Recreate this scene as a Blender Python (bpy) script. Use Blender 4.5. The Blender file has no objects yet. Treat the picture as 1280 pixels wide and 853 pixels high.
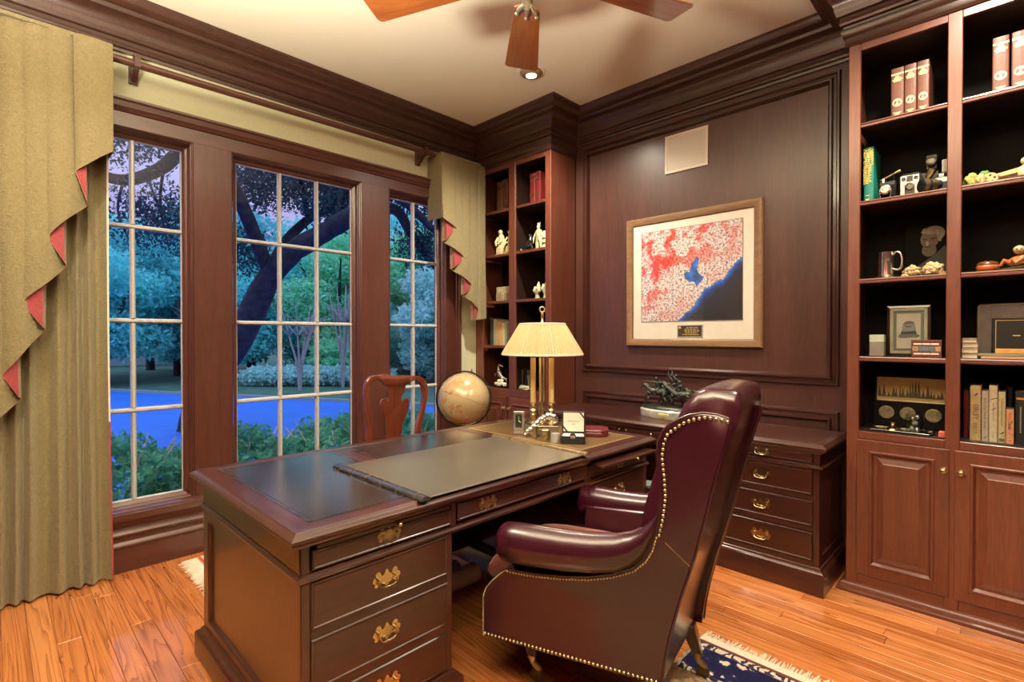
import bpy, bmesh, math, random
import numpy as np
from mathutils import Vector, Matrix

S = bpy.context.scene
COL = S.collection
PI = math.pi
R = random.Random(7)

# ------------------------------------------------------------------ camera, world, exposure
cd = bpy.data.cameras.new('camera')
cam = bpy.data.objects.new('camera', cd)
COL.objects.link(cam)
cd.sensor_width = 36.0
cd.lens = 641.0 / 1280 * 36.0
cd.clip_start = 0.02
cd.clip_end = 300
cam.location = (0, 0, 1.33)
cam.rotation_euler = (PI / 2 - 0.0094, 0, 0.778)
S.camera = cam

W_STRENGTH = 1.0
world = bpy.data.worlds.new('dusk_sky')
S.world = world
world.use_nodes = True
wn = world.node_tree
wn.nodes.clear()
wo = wn.nodes.new('ShaderNodeOutputWorld')
wb = wn.nodes.new('ShaderNodeBackground')
wt = wn.nodes.new('ShaderNodeTexCoord')
ws = wn.nodes.new('ShaderNodeSeparateXYZ')
wr = wn.nodes.new('ShaderNodeValToRGB')
wr.color_ramp.elements[0].position = 0.08
wr.color_ramp.elements[0].color = (0.40, 0.31, 0.66, 1)
wr.color_ramp.elements[1].position = 1.0
wr.color_ramp.elements[1].color = (1.0, 1.45, 2.3, 1)
wn.links.new(wt.outputs['Generated'], ws.inputs[0])
wn.links.new(ws.outputs['Z'], wr.inputs[0])
wn.links.new(wr.outputs[0], wb.inputs[0])
wb.inputs[1].default_value = W_STRENGTH
wn.links.new(wb.outputs[0], wo.inputs[0])

S.view_settings.view_transform = 'Standard'
S.view_settings.look = 'None'
S.view_settings.exposure = 0.0
S.view_settings.gamma = 1.0
S.view_settings.use_curve_mapping = False
S.cycles.max_bounces = 10
S.cycles.diffuse_bounces = 5
S.cycles.glossy_bounces = 5
S.cycles.transparent_max_bounces = 24
S.cycles.sample_clamp_indirect = 6.0
S.cycles.use_denoising = True
S.cycles.caustics_reflective = False
S.cycles.caustics_refractive = False

CAN_POWER = 200.0
LAMP_POWER = 1.7
FILL_UPLIGHT_POWER = 900.0
WARM = (1.0, 0.86, 0.67)

# ------------------------------------------------------------------ helpers
WM = {}            # object -> Matrix of the thing it belongs to


def tag(o, label=None, cat=None, group=None, kind=None):
    if label: o['label'] = label
    if cat: o['category'] = cat
    if group: o['group'] = group
    if kind: o['kind'] = kind
    return o


def thing(name, label=None, cat=None, loc=(0, 0, 0), rz=0.0, group=None, kind=None):
    o = bpy.data.objects.new(name, None)
    COL.objects.link(o)
    o.empty_display_size = 0.05
    o.location = loc
    o.rotation_euler = (0, 0, rz)
    WM[o] = Matrix.Translation(loc) @ Matrix.Rotation(rz, 4, 'Z')
    return tag(o, label, cat, group, kind)


def recalc(me):
    bm = bmesh.new()
    bm.from_mesh(me)
    bmesh.ops.recalc_face_normals(bm, faces=bm.faces)
    bm.to_mesh(me)
    bm.free()


class MB:
    """collects shapes given in world coordinates; build() links them as one mesh object"""

    def __init__(s):
        s.v = []; s.f = []

    def add(s, vs, fs):
        n = len(s.v)
        s.v.extend([tuple(p) for p in vs])
        s.f.extend([tuple(i + n for i in f) for f in fs])
        return s

    def box(s, x0, x1, y0, y1, z0, z1):
        x0, x1 = min(x0, x1), max(x0, x1); y0, y1 = min(y0, y1), max(y0, y1); z0, z1 = min(z0, z1), max(z0, z1)
        return s.add([(x0, y0, z0), (x1, y0, z0), (x1, y1, z0), (x0, y1, z0), (x0, y0, z1), (x1, y0, z1), (x1, y1, z1), (x0, y1, z1)],
                     [(0, 3, 2, 1), (4, 5, 6, 7), (0, 1, 5, 4), (1, 2, 6, 5), (2, 3, 7, 6), (3, 0, 4, 7)])

    def cbox(s, x0, x1, y0, y1, z0, z1, c=0.003):
        """box with chamfered edges"""
        x0, x1 = min(x0, x1), max(x0, x1); y0, y1 = min(y0, y1), max(y0, y1); z0, z1 = min(z0, z1), max(z0, z1)
        c = min(c, (x1 - x0) * .45, (y1 - y0) * .45, (z1 - z0) * .45)
        bm = bmesh.new()
        for X in (0, 1):
            for Y in (0, 1):
                for Z in (0, 1):
                    x = (x0, x1)[X]; y = (y0, y1)[Y]; z = (z0, z1)[Z]
                    sx = c * (1 - 2 * X); sy = c * (1 - 2 * Y); sz = c * (1 - 2 * Z)
                    bm.verts.new((x, y + sy, z + sz)); bm.verts.new((x + sx, y, z + sz)); bm.verts.new((x + sx, y + sy, z))
        r = bmesh.ops.convex_hull(bm, input=bm.verts)
        bmesh.ops.dissolve_limit(bm, angle_limit=0.01, verts=bm.verts, edges=bm.edges)
        bm.verts.index_update()
        s.add([v.co[:] for v in bm.verts], [[v.index for v in f.verts] for f in bm.faces])
        bm.free()
        return s

    def prism(s, poly, fn, h0, h1):
        n = len(poly)
        vs = [fn(a, b, h0) for a, b in poly] + [fn(a, b, h1) for a, b in poly]
        fs = [tuple(range(n)), tuple(range(2 * n - 1, n - 1, -1))] + [(i, (i + 1) % n, n + (i + 1) % n, n + i) for i in range(n)]
        return s.add(vs, fs)

    def loft(s, rings, closed=True, cap=True):
        n = len(rings[0]); vs = [p for r in rings for p in r]; fs = []
        for i in range(len(rings) - 1):
            for j in range(n if closed else n - 1):
                k = (j + 1) % n
                fs.append((i * n + j, i * n + k, (i + 1) * n + k, (i + 1) * n + j))
        if cap and closed:
            fs.append(tuple(range(n - 1, -1, -1)))
            fs.append(tuple((len(rings) - 1) * n + j for j in range(n)))
        return s.add(vs, fs)

    def lathe(s, prof, c=(0, 0, 0), n=24, cap=True, axis='z', rip=None):
        rings = []
        for r, h in prof:
            ring = []
            for j in range(n):
                a = 2 * PI * j / n
                rr = r + (rip(j, r) if rip else 0)
                p = (rr * math.cos(a), rr * math.sin(a), h)
                if axis == 'x': p = (p[2], p[0], p[1])
                if axis == 'y': p = (p[1], p[2], p[0])
                ring.append((c[0] + p[0], c[1] + p[1], c[2] + p[2]))
            rings.append(ring)
        return s.loft(rings, True, cap)

    def sphere(s, c, r, n=16, m=10, sc=(1, 1, 1)):
        prof = [(math.sin(PI * (i + .02) / (m + .04)), -math.cos(PI * (i + .02) / (m + .04))) for i in range(m + 1)]
        rings = [[(c[0] + r * sc[0] * q * math.cos(2 * PI * j / n), c[1] + r * sc[1] * q * math.sin(2 * PI * j / n), c[2] + r * sc[2] * h) for j in range(n)] for q, h in prof]
        return s.loft(rings)

    def tube(s, pts, rad, n=8, cap=True, flat=None):
        pts = [Vector(p) for p in pts]
        if not hasattr(rad, '__len__'): rad = [rad] * len(pts)
        rings = []; up = None
        for i, p in enumerate(pts):
            t = (pts[min(i + 1, len(pts) - 1)] - pts[max(i - 1, 0)])
            if t.length < 1e-9: t = Vector((0, 0, 1))
            t.normalize()
            if up is None:
                up = Vector((0, 0, 1)) if abs(t.z) < .9 else Vector((1, 0, 0))
            a = t.cross(up)
            if a.length < 1e-6: a = t.cross(Vector((0, 1, 0)))
            a.normalize(); b = a.cross(t); b.normalize(); up = b
            rings.append([p + (a * math.cos(2 * PI * j / n) * (flat or 1) + b * math.sin(2 * PI * j / n)) * rad[i] for j in range(n)])
        return s.loft(rings, True, cap)

    def rings(s, fn, a0, a1, b0, b1, prof, cap=True, cap0=False):
        """nested rectangles; prof = [(inset, height)] through fn(a,b,h)"""
        rg = [[fn(a0 + d, b0 + d, h), fn(a1 - d, b0 + d, h), fn(a1 - d, b1 - d, h), fn(a0 + d, b1 - d, h)] for d, h in prof]
        n0 = len(s.v)
        s.loft(rg, True, False)
        if cap: s.f.append(tuple(n0 + 4 * (len(rg) - 1) + j for j in range(4)))
        if cap0: s.f.append(tuple(n0 + j for j in (3, 2, 1, 0)))
        return s

    def sweep(s, prof, path, closed=False, side=1, capends=True):
        """prof [(out, z)] along horizontal path [(x,y)]; out is to the right of travel (side=1) with mitred corners"""
        n = len(path); P = [Vector((p[0], p[1])) for p in path]; rg = []
        for i in range(n):
            d0 = (P[i] - P[i - 1]) if (closed or i > 0) else None
            d1 = (P[(i + 1) % n] - P[i]) if (closed or i < n - 1) else None
            if d0 is None: d0 = d1
            if d1 is None: d1 = d0
            d0 = d0.normalized(); d1 = d1.normalized()
            n0 = Vector((d0.y, -d0.x)) * side; n1 = Vector((d1.y, -d1.x)) * side
            m = n0 + n1; m = m / max(.2, (1 + n0.dot(n1)))
            rg.append([(P[i].x + m.x * o, P[i].y + m.y * o, z) for o, z in prof])
        if closed: rg.append(rg[0])
        return s.loft(rg, True, capends and not closed)

    def build(s, name, m, parent=None, smooth=None, org=None, kind=None, fix=True, bev=None):
        base = parent
        Mx = WM.get(parent) if parent is not None else None
        if Mx is None and org is not None:
            Mx = Matrix.Translation(org)
        v = s.v
        if Mx is not None:
            A = np.array(Mx.inverted()); V = np.array(v, float).reshape(-1, 3)
            v = (V @ A[:3, :3].T + A[:3, 3]).tolist()
        me = bpy.data.meshes.new(name)
        me.from_pydata(v, [], s.f)
        if fix: recalc(me)
        me.materials.append(m)
        o = bpy.data.objects.new(name, me)
        COL.objects.link(o)
        if parent is not None:
            o.parent = parent; WM[o] = WM[parent]
        elif org is not None:
            o.location = org; WM[o] = Matrix.Translation(org)
        else:
            WM[o] = Matrix.Identity(4)
        if smooth is not None:
            me.polygons.foreach_set('use_smooth', [True] * len(me.polygons))
            if smooth < 180: me.set_sharp_from_angle(angle=math.radians(smooth))
        if bev:
            md = o.modifiers.new('bevel', 'BEVEL'); md.width = bev; md.segments = 2; md.limit_method = 'ANGLE'
        if kind: o['kind'] = kind
        return o


def copy_tree(o, parent=None):
    c = o.copy(); COL.objects.link(c)
    if parent is not None: c.parent = parent
    WM[c] = WM.get(o)
    for ch in [k for k in bpy.data.objects if k.parent == o]: copy_tree(ch, c)
    return c


def FX(x0):   # plane facing +x at x0 : a->y b->z h->+x
    return lambda a, b, h: (x0 + h, a, b)
def FY(y0):   # plane facing -y at y0 : a->x b->z h->-y
    return lambda a, b, h: (a, y0 - h, b)
def FZ(z0):
    return lambda a, b, h: (a, b, z0 + h)


def arc(cx, cy, r, a0, a1, n=8):
    return [(cx + r * math.cos(math.radians(a0 + (a1 - a0) * i / n)), cy + r * math.sin(math.radians(a0 + (a1 - a0) * i / n))) for i in range(n + 1)]


def smooth_path(pts, k=6):
    """Catmull-Rom through points"""
    P = [Vector(p) for p in pts]; out = []
    for i in range(len(P) - 1):
        p0 = P[max(i - 1, 0)]; p1 = P[i]; p2 = P[i + 1]; p3 = P[min(i + 2, len(P) - 1)]
        for j in range(k):
            t = j / k
            out.append(.5 * ((2 * p1) + (p2 - p0) * t + (2 * p0 - 5 * p1 + 4 * p2 - p3) * t * t + (3 * p1 - p0 - 3 * p2 + p3) * t ** 3))
    out.append(P[-1])
    return out


def text_obj(body, size, mtx, m, parent, name='lettering', ext=0.0004, align='CENTER', bold=False, sx=1.0):
    cu = bpy.data.curves.new('txt', 'FONT')
    cu.body = body; cu.size = size; cu.extrude = ext; cu.align_x = align; cu.align_y = 'CENTER'; cu.resolution_u = 2
    if bold: cu.offset = size * .02
    to = bpy.data.objects.new('txt', cu)
    COL.objects.link(to)
    dg = bpy.context.evaluated_depsgraph_get()
    me = bpy.data.meshes.new_from_object(to.evaluated_get(dg))
    bpy.data.objects.remove(to); bpy.data.curves.remove(cu)
    me.name = name
    me.transform(WM[parent].inverted() @ mtx @ Matrix.Diagonal((sx, 1, 1, 1)))
    me.materials.clear(); me.materials.append(m)
    o = bpy.data.objects.new(name, me); COL.objects.link(o)
    o.parent = parent; WM[o] = WM[parent]
    return o


def face_neg_y(x, y, z, rot=0):
    """text frame reading left-to-right on a face that looks toward -y"""
    return Matrix.Translation((x, y, z)) @ Matrix.Rotation(PI / 2, 4, 'X') @ Matrix.Rotation(rot, 4, 'Z')


# ------------------------------------------------------------------ materials
class NT:
    def __init__(s, name):
        s.m = bpy.data.materials.new(name); s.m.use_nodes = True
        s.t = s.m.node_tree; s.t.nodes.clear()
        s.out = s.t.nodes.new('ShaderNodeOutputMaterial')

    def n(s, typ, **kw):
        nd = s.t.nodes.new('ShaderNode' + typ)
        for k, v in kw.items():
            if k.startswith('_'): setattr(nd, k[1:], v)
            else:
                key = k.replace('__', ' ')
                inp = nd.inputs[int(key[1:])] if key[0] == 'i' and key[1:].isdigit() else nd.inputs[key]
                if isinstance(v, bpy.types.NodeSocket): s.t.links.new(v, inp)
                else: inp.default_value = v
        return nd

    def ramp(s, fac, stops):
        r = s.t.nodes.new('ShaderNodeValToRGB')
        el = r.color_ramp.elements
        while len(el) < len(stops): el.new(.5)
        for e, (p, c) in zip(el, stops):
            e.position = p; e.color = (c[0], c[1], c[2], 1) if len(c) == 3 else c
        s.t.links.new(fac, r.inputs[0])
        return r.outputs[0]

    def bsdf(s, color, rough=.5, metal=0.0, coat=0.0, coat_r=.1, normal=None, spec=.5, sheen=0.0, emit=None, estr=0.0, alpha=None):
        b = s.t.nodes.new('ShaderNodeBsdfPrincipled')
        for k, v in (('Base Color', color), ('Roughness', rough), ('Metallic', metal), ('Coat Weight', coat), ('Coat Roughness', coat_r), ('Normal', normal), ('Specular IOR Level', spec), ('Sheen Weight', sheen), ('Emission Color', emit), ('Emission Strength', estr)):
            if v is None: continue
            if isinstance(v, bpy.types.NodeSocket): s.t.links.new(v, b.inputs[k])
            else: b.inputs[k].default_value = (tuple(v) + (1,)) if isinstance(v, tuple) and len(v) == 3 and k.endswith('Color') else v
        return b

    def done(s, shader):
        s.t.links.new(shader, s.out.inputs[0]); return s.m


def coords(t, scale, obj_rand=True, kind='Object'):
    tc = t.n('TexCoord'); mp = t.n('Mapping', Vector=tc.outputs[kind], Scale=scale)
    if obj_rand:
        oi = t.n('ObjectInfo'); mu = t.n('Math', i0=oi.outputs['Random'], i1=37.0, _operation='MULTIPLY')
        t.t.links.new(mu.outputs[0], mp.inputs['Location'])
    return mp.outputs[0]


def wood(name, light, dark, grain='x', rough=.32, coat=.5, coat_r=.12, scale=1.0, bump=.02, spec=.5):
    t = NT(name)
    st = {'x': (1.2, 14, 14), 'y': (14, 1.2, 14), 'z': (14, 14, 1.2)}[grain]
    v = coords(t, tuple(q * scale for q in st))
    n1 = t.n('TexNoise', Vector=v, Scale=1.6, Detail=6.0, Roughness=.6, Distortion=.6)
    n2 = t.n('TexNoise', Vector=v, Scale=9.0, Detail=3.0)
    mx = t.n('Math', i0=n1.outputs[0], i1=n2.outputs[0], _operation='ADD')
    hf = t.n('Math', i0=mx.outputs[0], i1=.5, _operation='MULTIPLY')
    col = t.ramp(hf.outputs[0], [(.32, dark), (.68, light)])
    oi = t.n('ObjectInfo')
    vv = t.n('MapRange', Value=oi.outputs['Random'], **{'To Min': .88, 'To Max': 1.12})
    hs = t.n('HueSaturation', Color=col, Value=vv.outputs[0])
    bp = t.n('Bump', Strength=bump, Height=n2.outputs[0], Distance=.01)
    return t.done(t.bsdf(hs.outputs[0], rough, 0, coat, coat_r, bp.outputs[0], spec).outputs[0])


def plain(name, col, rough=.5, metal=0.0, coat=0.0, noise=.0, nscale=20.0, bump=0.0, spec=.5, sheen=0.0, coat_r=.1, bscale=None):
    t = NT(name)
    v = coords(t, (1, 1, 1))
    nz = t.n('TexNoise', Vector=v, Scale=nscale, Detail=4.0)
    c0 = tuple(max(0, q * (1 - noise)) for q in col); c1 = tuple(q * (1 + noise) for q in col)
    c = t.ramp(nz.outputs[0], [(.3, c0), (.7, c1)])
    nb = nz
    if bscale: nb = t.n('TexNoise', Vector=v, Scale=bscale, Detail=3.0)
    bp = t.n('Bump', Strength=bump, Height=nb.outputs[0], Distance=.01) if bump else None
    return t.done(t.bsdf(c, rough, metal, coat, coat_r, bp.outputs[0] if bp else None, spec, sheen).outputs[0])


def emitter(name, col, st):
    t = NT(name)
    return t.done(t.n('Emission', Color=tuple(col) + (1,), Strength=st).outputs[0])


M = {}
MH_L, MH_D = (.064, .0165, .0105), (.024, .0068, .005)
for g in 'xyz':
    M['mah_' + g] = wood('mahogany_' + g, MH_L, MH_D, g)
    M['case_' + g] = wood('cabinet_wood_' + g, (.165, .048, .026), (.085, .023, .013), g, rough=.36, coat=.35, coat_r=.2)
    M['trim_' + g] = wood('window_wood_' + g, (.098, .030, .020), (.056, .0175, .0125), g, rough=.36, coat=.45, coat_r=.16)
M['panel'] = wood('panel_wood', (.075, .027, .020), (.040, .015, .012), 'z', rough=.34, coat=.35, coat_r=.25, scale=.7)
M['crown'] = wood('crown_wood', (.062, .024, .016), (.030, .012, .008), 'x', rough=.34, coat=.4, coat_r=.18)
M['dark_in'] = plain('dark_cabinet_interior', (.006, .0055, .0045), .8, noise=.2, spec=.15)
M['fan_x'] = wood('fan_blade_wood', (.36, .12, .028), (.20, .055, .012), 'x', rough=.3, coat=.6, coat_r=.1, scale=.8)
M['frame_oak'] = wood('oak_frame', (.24, .135, .062), (.12, .062, .026), 'x', rough=.45, coat=.1, scale=1.3)
M['wall_green'] = plain('green_wall_paint', (.60, .63, .43), .85, noise=.03, nscale=60, bump=.05)
M['ceil'] = plain('ceiling_paint', (.80, .775, .63), .9, noise=.02, nscale=90, bump=.08)
M['brass'] = plain('brass', (.60, .49, .28), .26, metal=1.0, noise=.12, nscale=30)
M['brass_old'] = plain('aged_brass', (.46, .36, .19), .34, metal=1.0, noise=.25, nscale=40)
M['silver'] = plain('silver', (.78, .77, .72), .2, metal=1.0, noise=.1, nscale=40)
M['gun'] = plain('dark_metal', (.10, .09, .07), .3, metal=1.0, noise=.2)
M['bronze'] = plain('bronze_casting', (.055, .062, .055), .38, metal=.75, noise=.45, nscale=45, bump=.3)
M['marble'] = plain('grey_marble', (.42, .43, .40), .25, coat=.4, noise=.35, nscale=14)
M['ivory'] = plain('ivory_carving', (.70, .58, .34), .45, noise=.2, nscale=50, bump=.15)
M['jade'] = plain('pale_green_stone', (.42, .42, .27), .4, noise=.2, nscale=40, bump=.1)
M['white'] = plain('white_paint', (.78, .74, .64), .6, noise=.03)
M['cream'] = plain('cream_card', (.82, .77, .66), .8, noise=.04)
M['black'] = plain('black_leatherette', (.012, .012, .013), .4, noise=.2, bump=.1, nscale=120)
M['candle'] = plain('candle_wax', (.88, .66, .28), .5, noise=.06, coat=.2)
M['grille'] = plain('speaker_grille', (.66, .64, .57), .7, noise=.08, nscale=900, bump=.3)
M['maroon'] = plain('maroon_leather', (.12, .014, .020), .35, coat=.3, noise=.25, nscale=40, bump=.1)
M['paper'] = plain('white_paper_roll', (.80, .80, .84), .8, noise=.05)
M['steel_blue'] = plain('pale_blue_metal', (.45, .56, .58), .3, metal=.6, noise=.2)
M['gold'] = plain('gold_leaf', (.85, .66, .28), .35, metal=.6, noise=.15, nscale=60)
M['rubber'] = plain('black_rubber', (.02, .02, .02), .6)


def leather(name, col, rough=.3, coat=.35, nscale=260, dark=.6, bump=.12):
    t = NT(name)
    v = coords(t, (1, 1, 1))
    big = t.n('TexNoise', Vector=v, Scale=4.0, Detail=1.0)
    fine = t.n('TexVoronoi', Vector=v, Scale=float(nscale))
    c = t.ramp(big.outputs[0], [(.3, tuple(q * dark for q in col)), (.7, col)])
    bp = t.n('Bump', Strength=bump, Height=fine.outputs[0], Distance=.002)
    bp2 = t.n('Bump', Strength=.04, Height=big.outputs[0], Distance=.02, Normal=bp.outputs[0])
    rr = t.n('MapRange', Value=big.outputs[0], **{'To Min': rough * .92, 'To Max': rough * 1.1})
    return t.done(t.bsdf(c, rr.outputs[0], 0, coat, .16, bp2.outputs[0]).outputs[0])


M['burgundy'] = leather('burgundy_leather', (.034, .0038, .0105), .25, .4, 260, .95)
M['desk_leather'] = leather('dark_desk_leather', (.030, .027, .026), .17, .6, 300, .6, .06)
M['tan_leather'] = leather('olive_tan_desk_leather', (.17, .105, .045), .28, .3, 300, .6, .06)
M['pad_leather'] = leather('grey_brown_pad_leather', (.095, .082, .062), .33, .2, 340, .7, .06)


def fabric(name, col, bump=.5, scale=46.0):
    t = NT(name)
    v = coords(t, (1, 1, 1), False)
    vo = t.n('TexNoise', Vector=v, Scale=scale, Detail=3.0, Distortion=2.2)
    fi = t.n('TexNoise', Vector=v, Scale=600.0)
    c = t.ramp(vo.outputs[0], [(.3, tuple(q * .82 for q in col)), (.7, tuple(q * 1.1 for q in col))])
    bp = t.n('Bump', Strength=bump, Height=vo.outputs[0], Distance=.012)
    b2 = t.n('Bump', Strength=.1, Height=fi.outputs[0], Distance=.003, Normal=bp.outputs[0])
    return t.done(t.bsdf(c, .75, 0, 0, .1, b2.outputs[0], .3, .25).outputs[0])


M['drape'] = fabric('olive_curtain', (.22, .185, .090))
M['lining'] = fabric('rose_lining', (.30, .050, .055), .15)
M['seat_red'] = fabric('rust_upholstery', (.17, .035, .018), .3, 90)


def glass(name, f0=.03, tint=(1, 1, 1)):
    t = NT(name)
    lw = t.n('LayerWeight', Blend=.5)
    p5 = t.n('Math', i0=lw.outputs['Facing'], i1=5.0, _operation='POWER')
    f = t.n('Math', i0=p5.outputs[0], i1=1 - f0, i2=f0, _operation='MULTIPLY_ADD')
    tr = t.n('BsdfTransparent', Color=tuple(tint) + (1,))
    gl = t.n('BsdfGlossy', Roughness=0.0)
    mx = t.n('MixShader', i0=f.outputs[0], i1=tr.outputs[0], i2=gl.outputs[0])
    return t.done(mx.outputs[0])


M['pane'] = glass('window_glass', .010)
M['picture_glass'] = glass('picture_glass', .04)
M['tumbler'] = glass('blue_tumbler_glass', .04, (.84, .90, .93))


def oak_floor():
    t = NT('oak_planks')
    tc = t.n('TexCoord'); oi = t.n('ObjectInfo')
    of = t.n('Math', i0=oi.outputs['Random'], i1=53.0, _operation='MULTIPLY')
    mp = t.n('Mapping', Vector=tc.outputs['Object'], Scale=(.42, 8.5, 1)); t.t.links.new(of.outputs[0], mp.inputs['Location'])
    n1 = t.n('TexNoise', Vector=mp.outputs[0], Scale=1.3, Detail=3.0, Distortion=.9)
    w = t.n('Math', i0=n1.outputs[0], i1=10.0, _operation='MULTIPLY')
    fr = t.n('Math', i0=w.outputs[0], _operation='FRACT')
    mp2 = t.n('Mapping', Vector=tc.outputs['Object'], Scale=(6, 160, 1)); t.t.links.new(of.outputs[0], mp2.inputs['Location'])
    n2 = t.n('TexNoise', Vector=mp2.outputs[0], Scale=1.0, Detail=4.0)
    g = t.n('Math', i0=fr.outputs[0], i1=n2.outputs[0], _operation='MULTIPLY')
    base = t.ramp(oi.outputs['Random'], [(0, (.52, .17, .045)), (.35, (.63, .23, .068)), (.7, (.43, .135, .034)), (1, (.70, .28, .09))])
    line = t.ramp(g.outputs[0], [(.0, (.40, .32, .28)), (.10, (.72, .66, .62)), (.30, (1, 1, 1)), (.75, (1, 1, 1))])
    mx = t.n('Mix', _data_type='RGBA', _blend_type='MULTIPLY', i0=.85)
    t.t.links.new(base, mx.inputs[6]); t.t.links.new(line, mx.inputs[7])
    bp = t.n('Bump', Strength=.05, Height=g.outputs[0], Distance=.004)
    return t.done(t.bsdf(mx.outputs[2], .22, 0, .9, .09, bp.outputs[0]).outputs[0])


M['oak'] = oak_floor()
# ------------------------------------------------------------------ room shell
X0, X1, Y0, Y1, ZC = -3.60, 1.06, -0.73, 3.50, 3.18
WT = .14

fl = thing('floor', kind='structure')
fl['label'] = 'orange oak strip floor of the study'
MB().box(X0 - WT, X1 + WT, Y0 - WT, Y1 + WT, -.12, -.012).build('subfloor', M['mah_x'], fl)
PW = .0835
y = Y0; row = 0
while y < Y1:
    x = X0 - R.uniform(.0, .9)
    while x < X1:
        L = R.uniform(.75, 1.7)
        a, b = max(x, X0), min(x + L, X1)
        if b - a > .03:
            mb = MB()
            mb.rings(FZ(0), a + .0006, b - .0006, y + .0005, min(y + PW, Y1) - .0005, [(0, -.012), (0, -.0012), (.0012, 0)])
            mb.build('plank', M['oak'], fl, fix=False)
        x += L
    y += PW; row += 1

MB().box(X0 - WT, X1 + WT, Y0 - WT, Y1 + WT, ZC, ZC + .1).build('ceiling', M['ceil'], kind='structure')

wl = MB()
wl.box(X0 - WT, X0, Y0 - WT, .22, 0, ZC).box(X0 - WT, X0, 2.86, Y1 + WT, 0, ZC)
wl.box(X0 - WT, X0, .22, 2.86, 2.53, ZC).box(X0 - WT, X0, .22, 2.86, 0, .34)
wl.build('wall_left', M['wall_green'], kind='structure')
wb_ = thing('wall_back', kind='structure')
MB().box(X0, X1 + WT, Y1, Y1 + WT, 0, ZC).build('wall_panel', M['panel'], wb_)
MB().box(X1, X1 + WT, Y0 - WT, Y1, 0, ZC).build('wall_right', M['panel'], kind='structure')
MB().box(X0, X1, Y0 - WT, Y0, 0, ZC).build('wall_front', M['panel'], kind='structure')

# big wall panel mouldings
prof = [(0, 0), (0, .010), (.006, .020), (.016, .022), (.022, .014), (.036, .016), (.044, .030), (.054, .030), (.062, .014), (.068, .004), (.068, 0)]
MB().rings(FY(Y1), -2.605, -.742, 1.035, 2.890, prof, cap=False).build('panel_moulding', M['mah_x'], wb_, smooth=35)
MB().rings(FY(Y1), -2.605, -.742, .60, .885, prof, cap=False).build('panel_moulding', M['mah_x'], wb_, smooth=35)

# crown moulding, continuous with mitred breaks round the two bookcases
crown = [(0, 2.925), (.016, 2.925), (.018, 2.940), (.030, 2.946), (.034, 2.958), (.030, 2.966), (.030, 2.985), (.044, 2.992), (.050, 3.010)] + \
        [(.052 + .070 * (1 - math.cos(q * PI / 12)), 3.016 + .078 * math.sin(q * PI / 12)) for q in range(0, 7)] + \
        [(.128, 3.104), (.128, 3.116), (.142, 3.120)] + [(.142 + .032 * math.sin(q * PI / 12), 3.126 + .034 * (1 - math.cos(q * PI / 12))) for q in range(1, 7)] + \
        [(.178, 3.164), (.178, 3.18), (0, 3.18)]
BLx, BLy, BRx, BRy = -2.685, 3.17, -.640, 3.15
path = [(X0, Y0), (X0, BLy), (BLx, BLy), (BLx, Y1), (BRx, Y1), (BRx, BRy), (X1, BRy), (X1, Y0)]
MB().sweep(crown, path, closed=True).build('trim_1', M['crown'], kind='structure', smooth=40)

# window wall woodwork
XF = -3.575
W = [(.285, .866), (1.085, 1.990), (2.235, 2.800)]
OZ0, OZ1 = .355, 2.505
posts = [(.10, W[0][0]), (W[0][1], W[1][0]), (W[1][1], W[2][0]), (W[2][1], 2.968)]
for k, (a, b) in enumerate(posts):
    mb = MB().cbox(X0 - .02, XF, a, b, OZ0 - .06, OZ1 + .02, .004)
    if k in (0, 3):
        yo = b if k == 3 else a
        mb.cbox(X0 - .01, XF + .018, yo - .03, yo, 0.0, 2.62, .006)
        mb.cbox(X0 - .01, XF + .009, yo - .055, yo - .028, OZ0, 2.55, .004) if k == 3 else None
    mb.build('trim_%d' % (k + 2), M['trim_z'], kind='structure')
hd = MB().cbox(X0 - .02, XF + .001, .10, 2.968, OZ1, 2.64, .003)
hd.sweep([(0, 2.585), (.010, 2.590), (.014, 2.605), (.022, 2.612), (.026, 2.640), (.036, 2.650), (.036, 2.662), (-.03, 2.662)], [(XF, .09), (XF, 2.978)])
hd.build('trim_6', M['trim_y'], kind='structure', smooth=35)
bp = [(-.03, 0), (.006, 0), (.006, .135), (.012, .140), (.016, .150), (.012, .162), (.002, .172), (.000, .198), (.010, .205), (.012, .216), (.004, .226), (-.002, .250), (.010, .262), (.020, .285), (.036, .296), (.040, .312), (.040, .332), (.030, .338), (.028, .345), (.014, .350), (-.03, .352)]
MB().sweep(bp, [(XF, Y0), (XF, BLy)]).build('baseboard_left', M['trim_y'], kind='structure', smooth=35)
MB().sweep([(0, 0), (.018, 0), (.018, .13), (.006, .15), (0, .15)], [(X1, BRy), (X1, Y0), (X0, Y0)]).build('baseboard_right', M['trim_y'], kind='structure')

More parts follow.
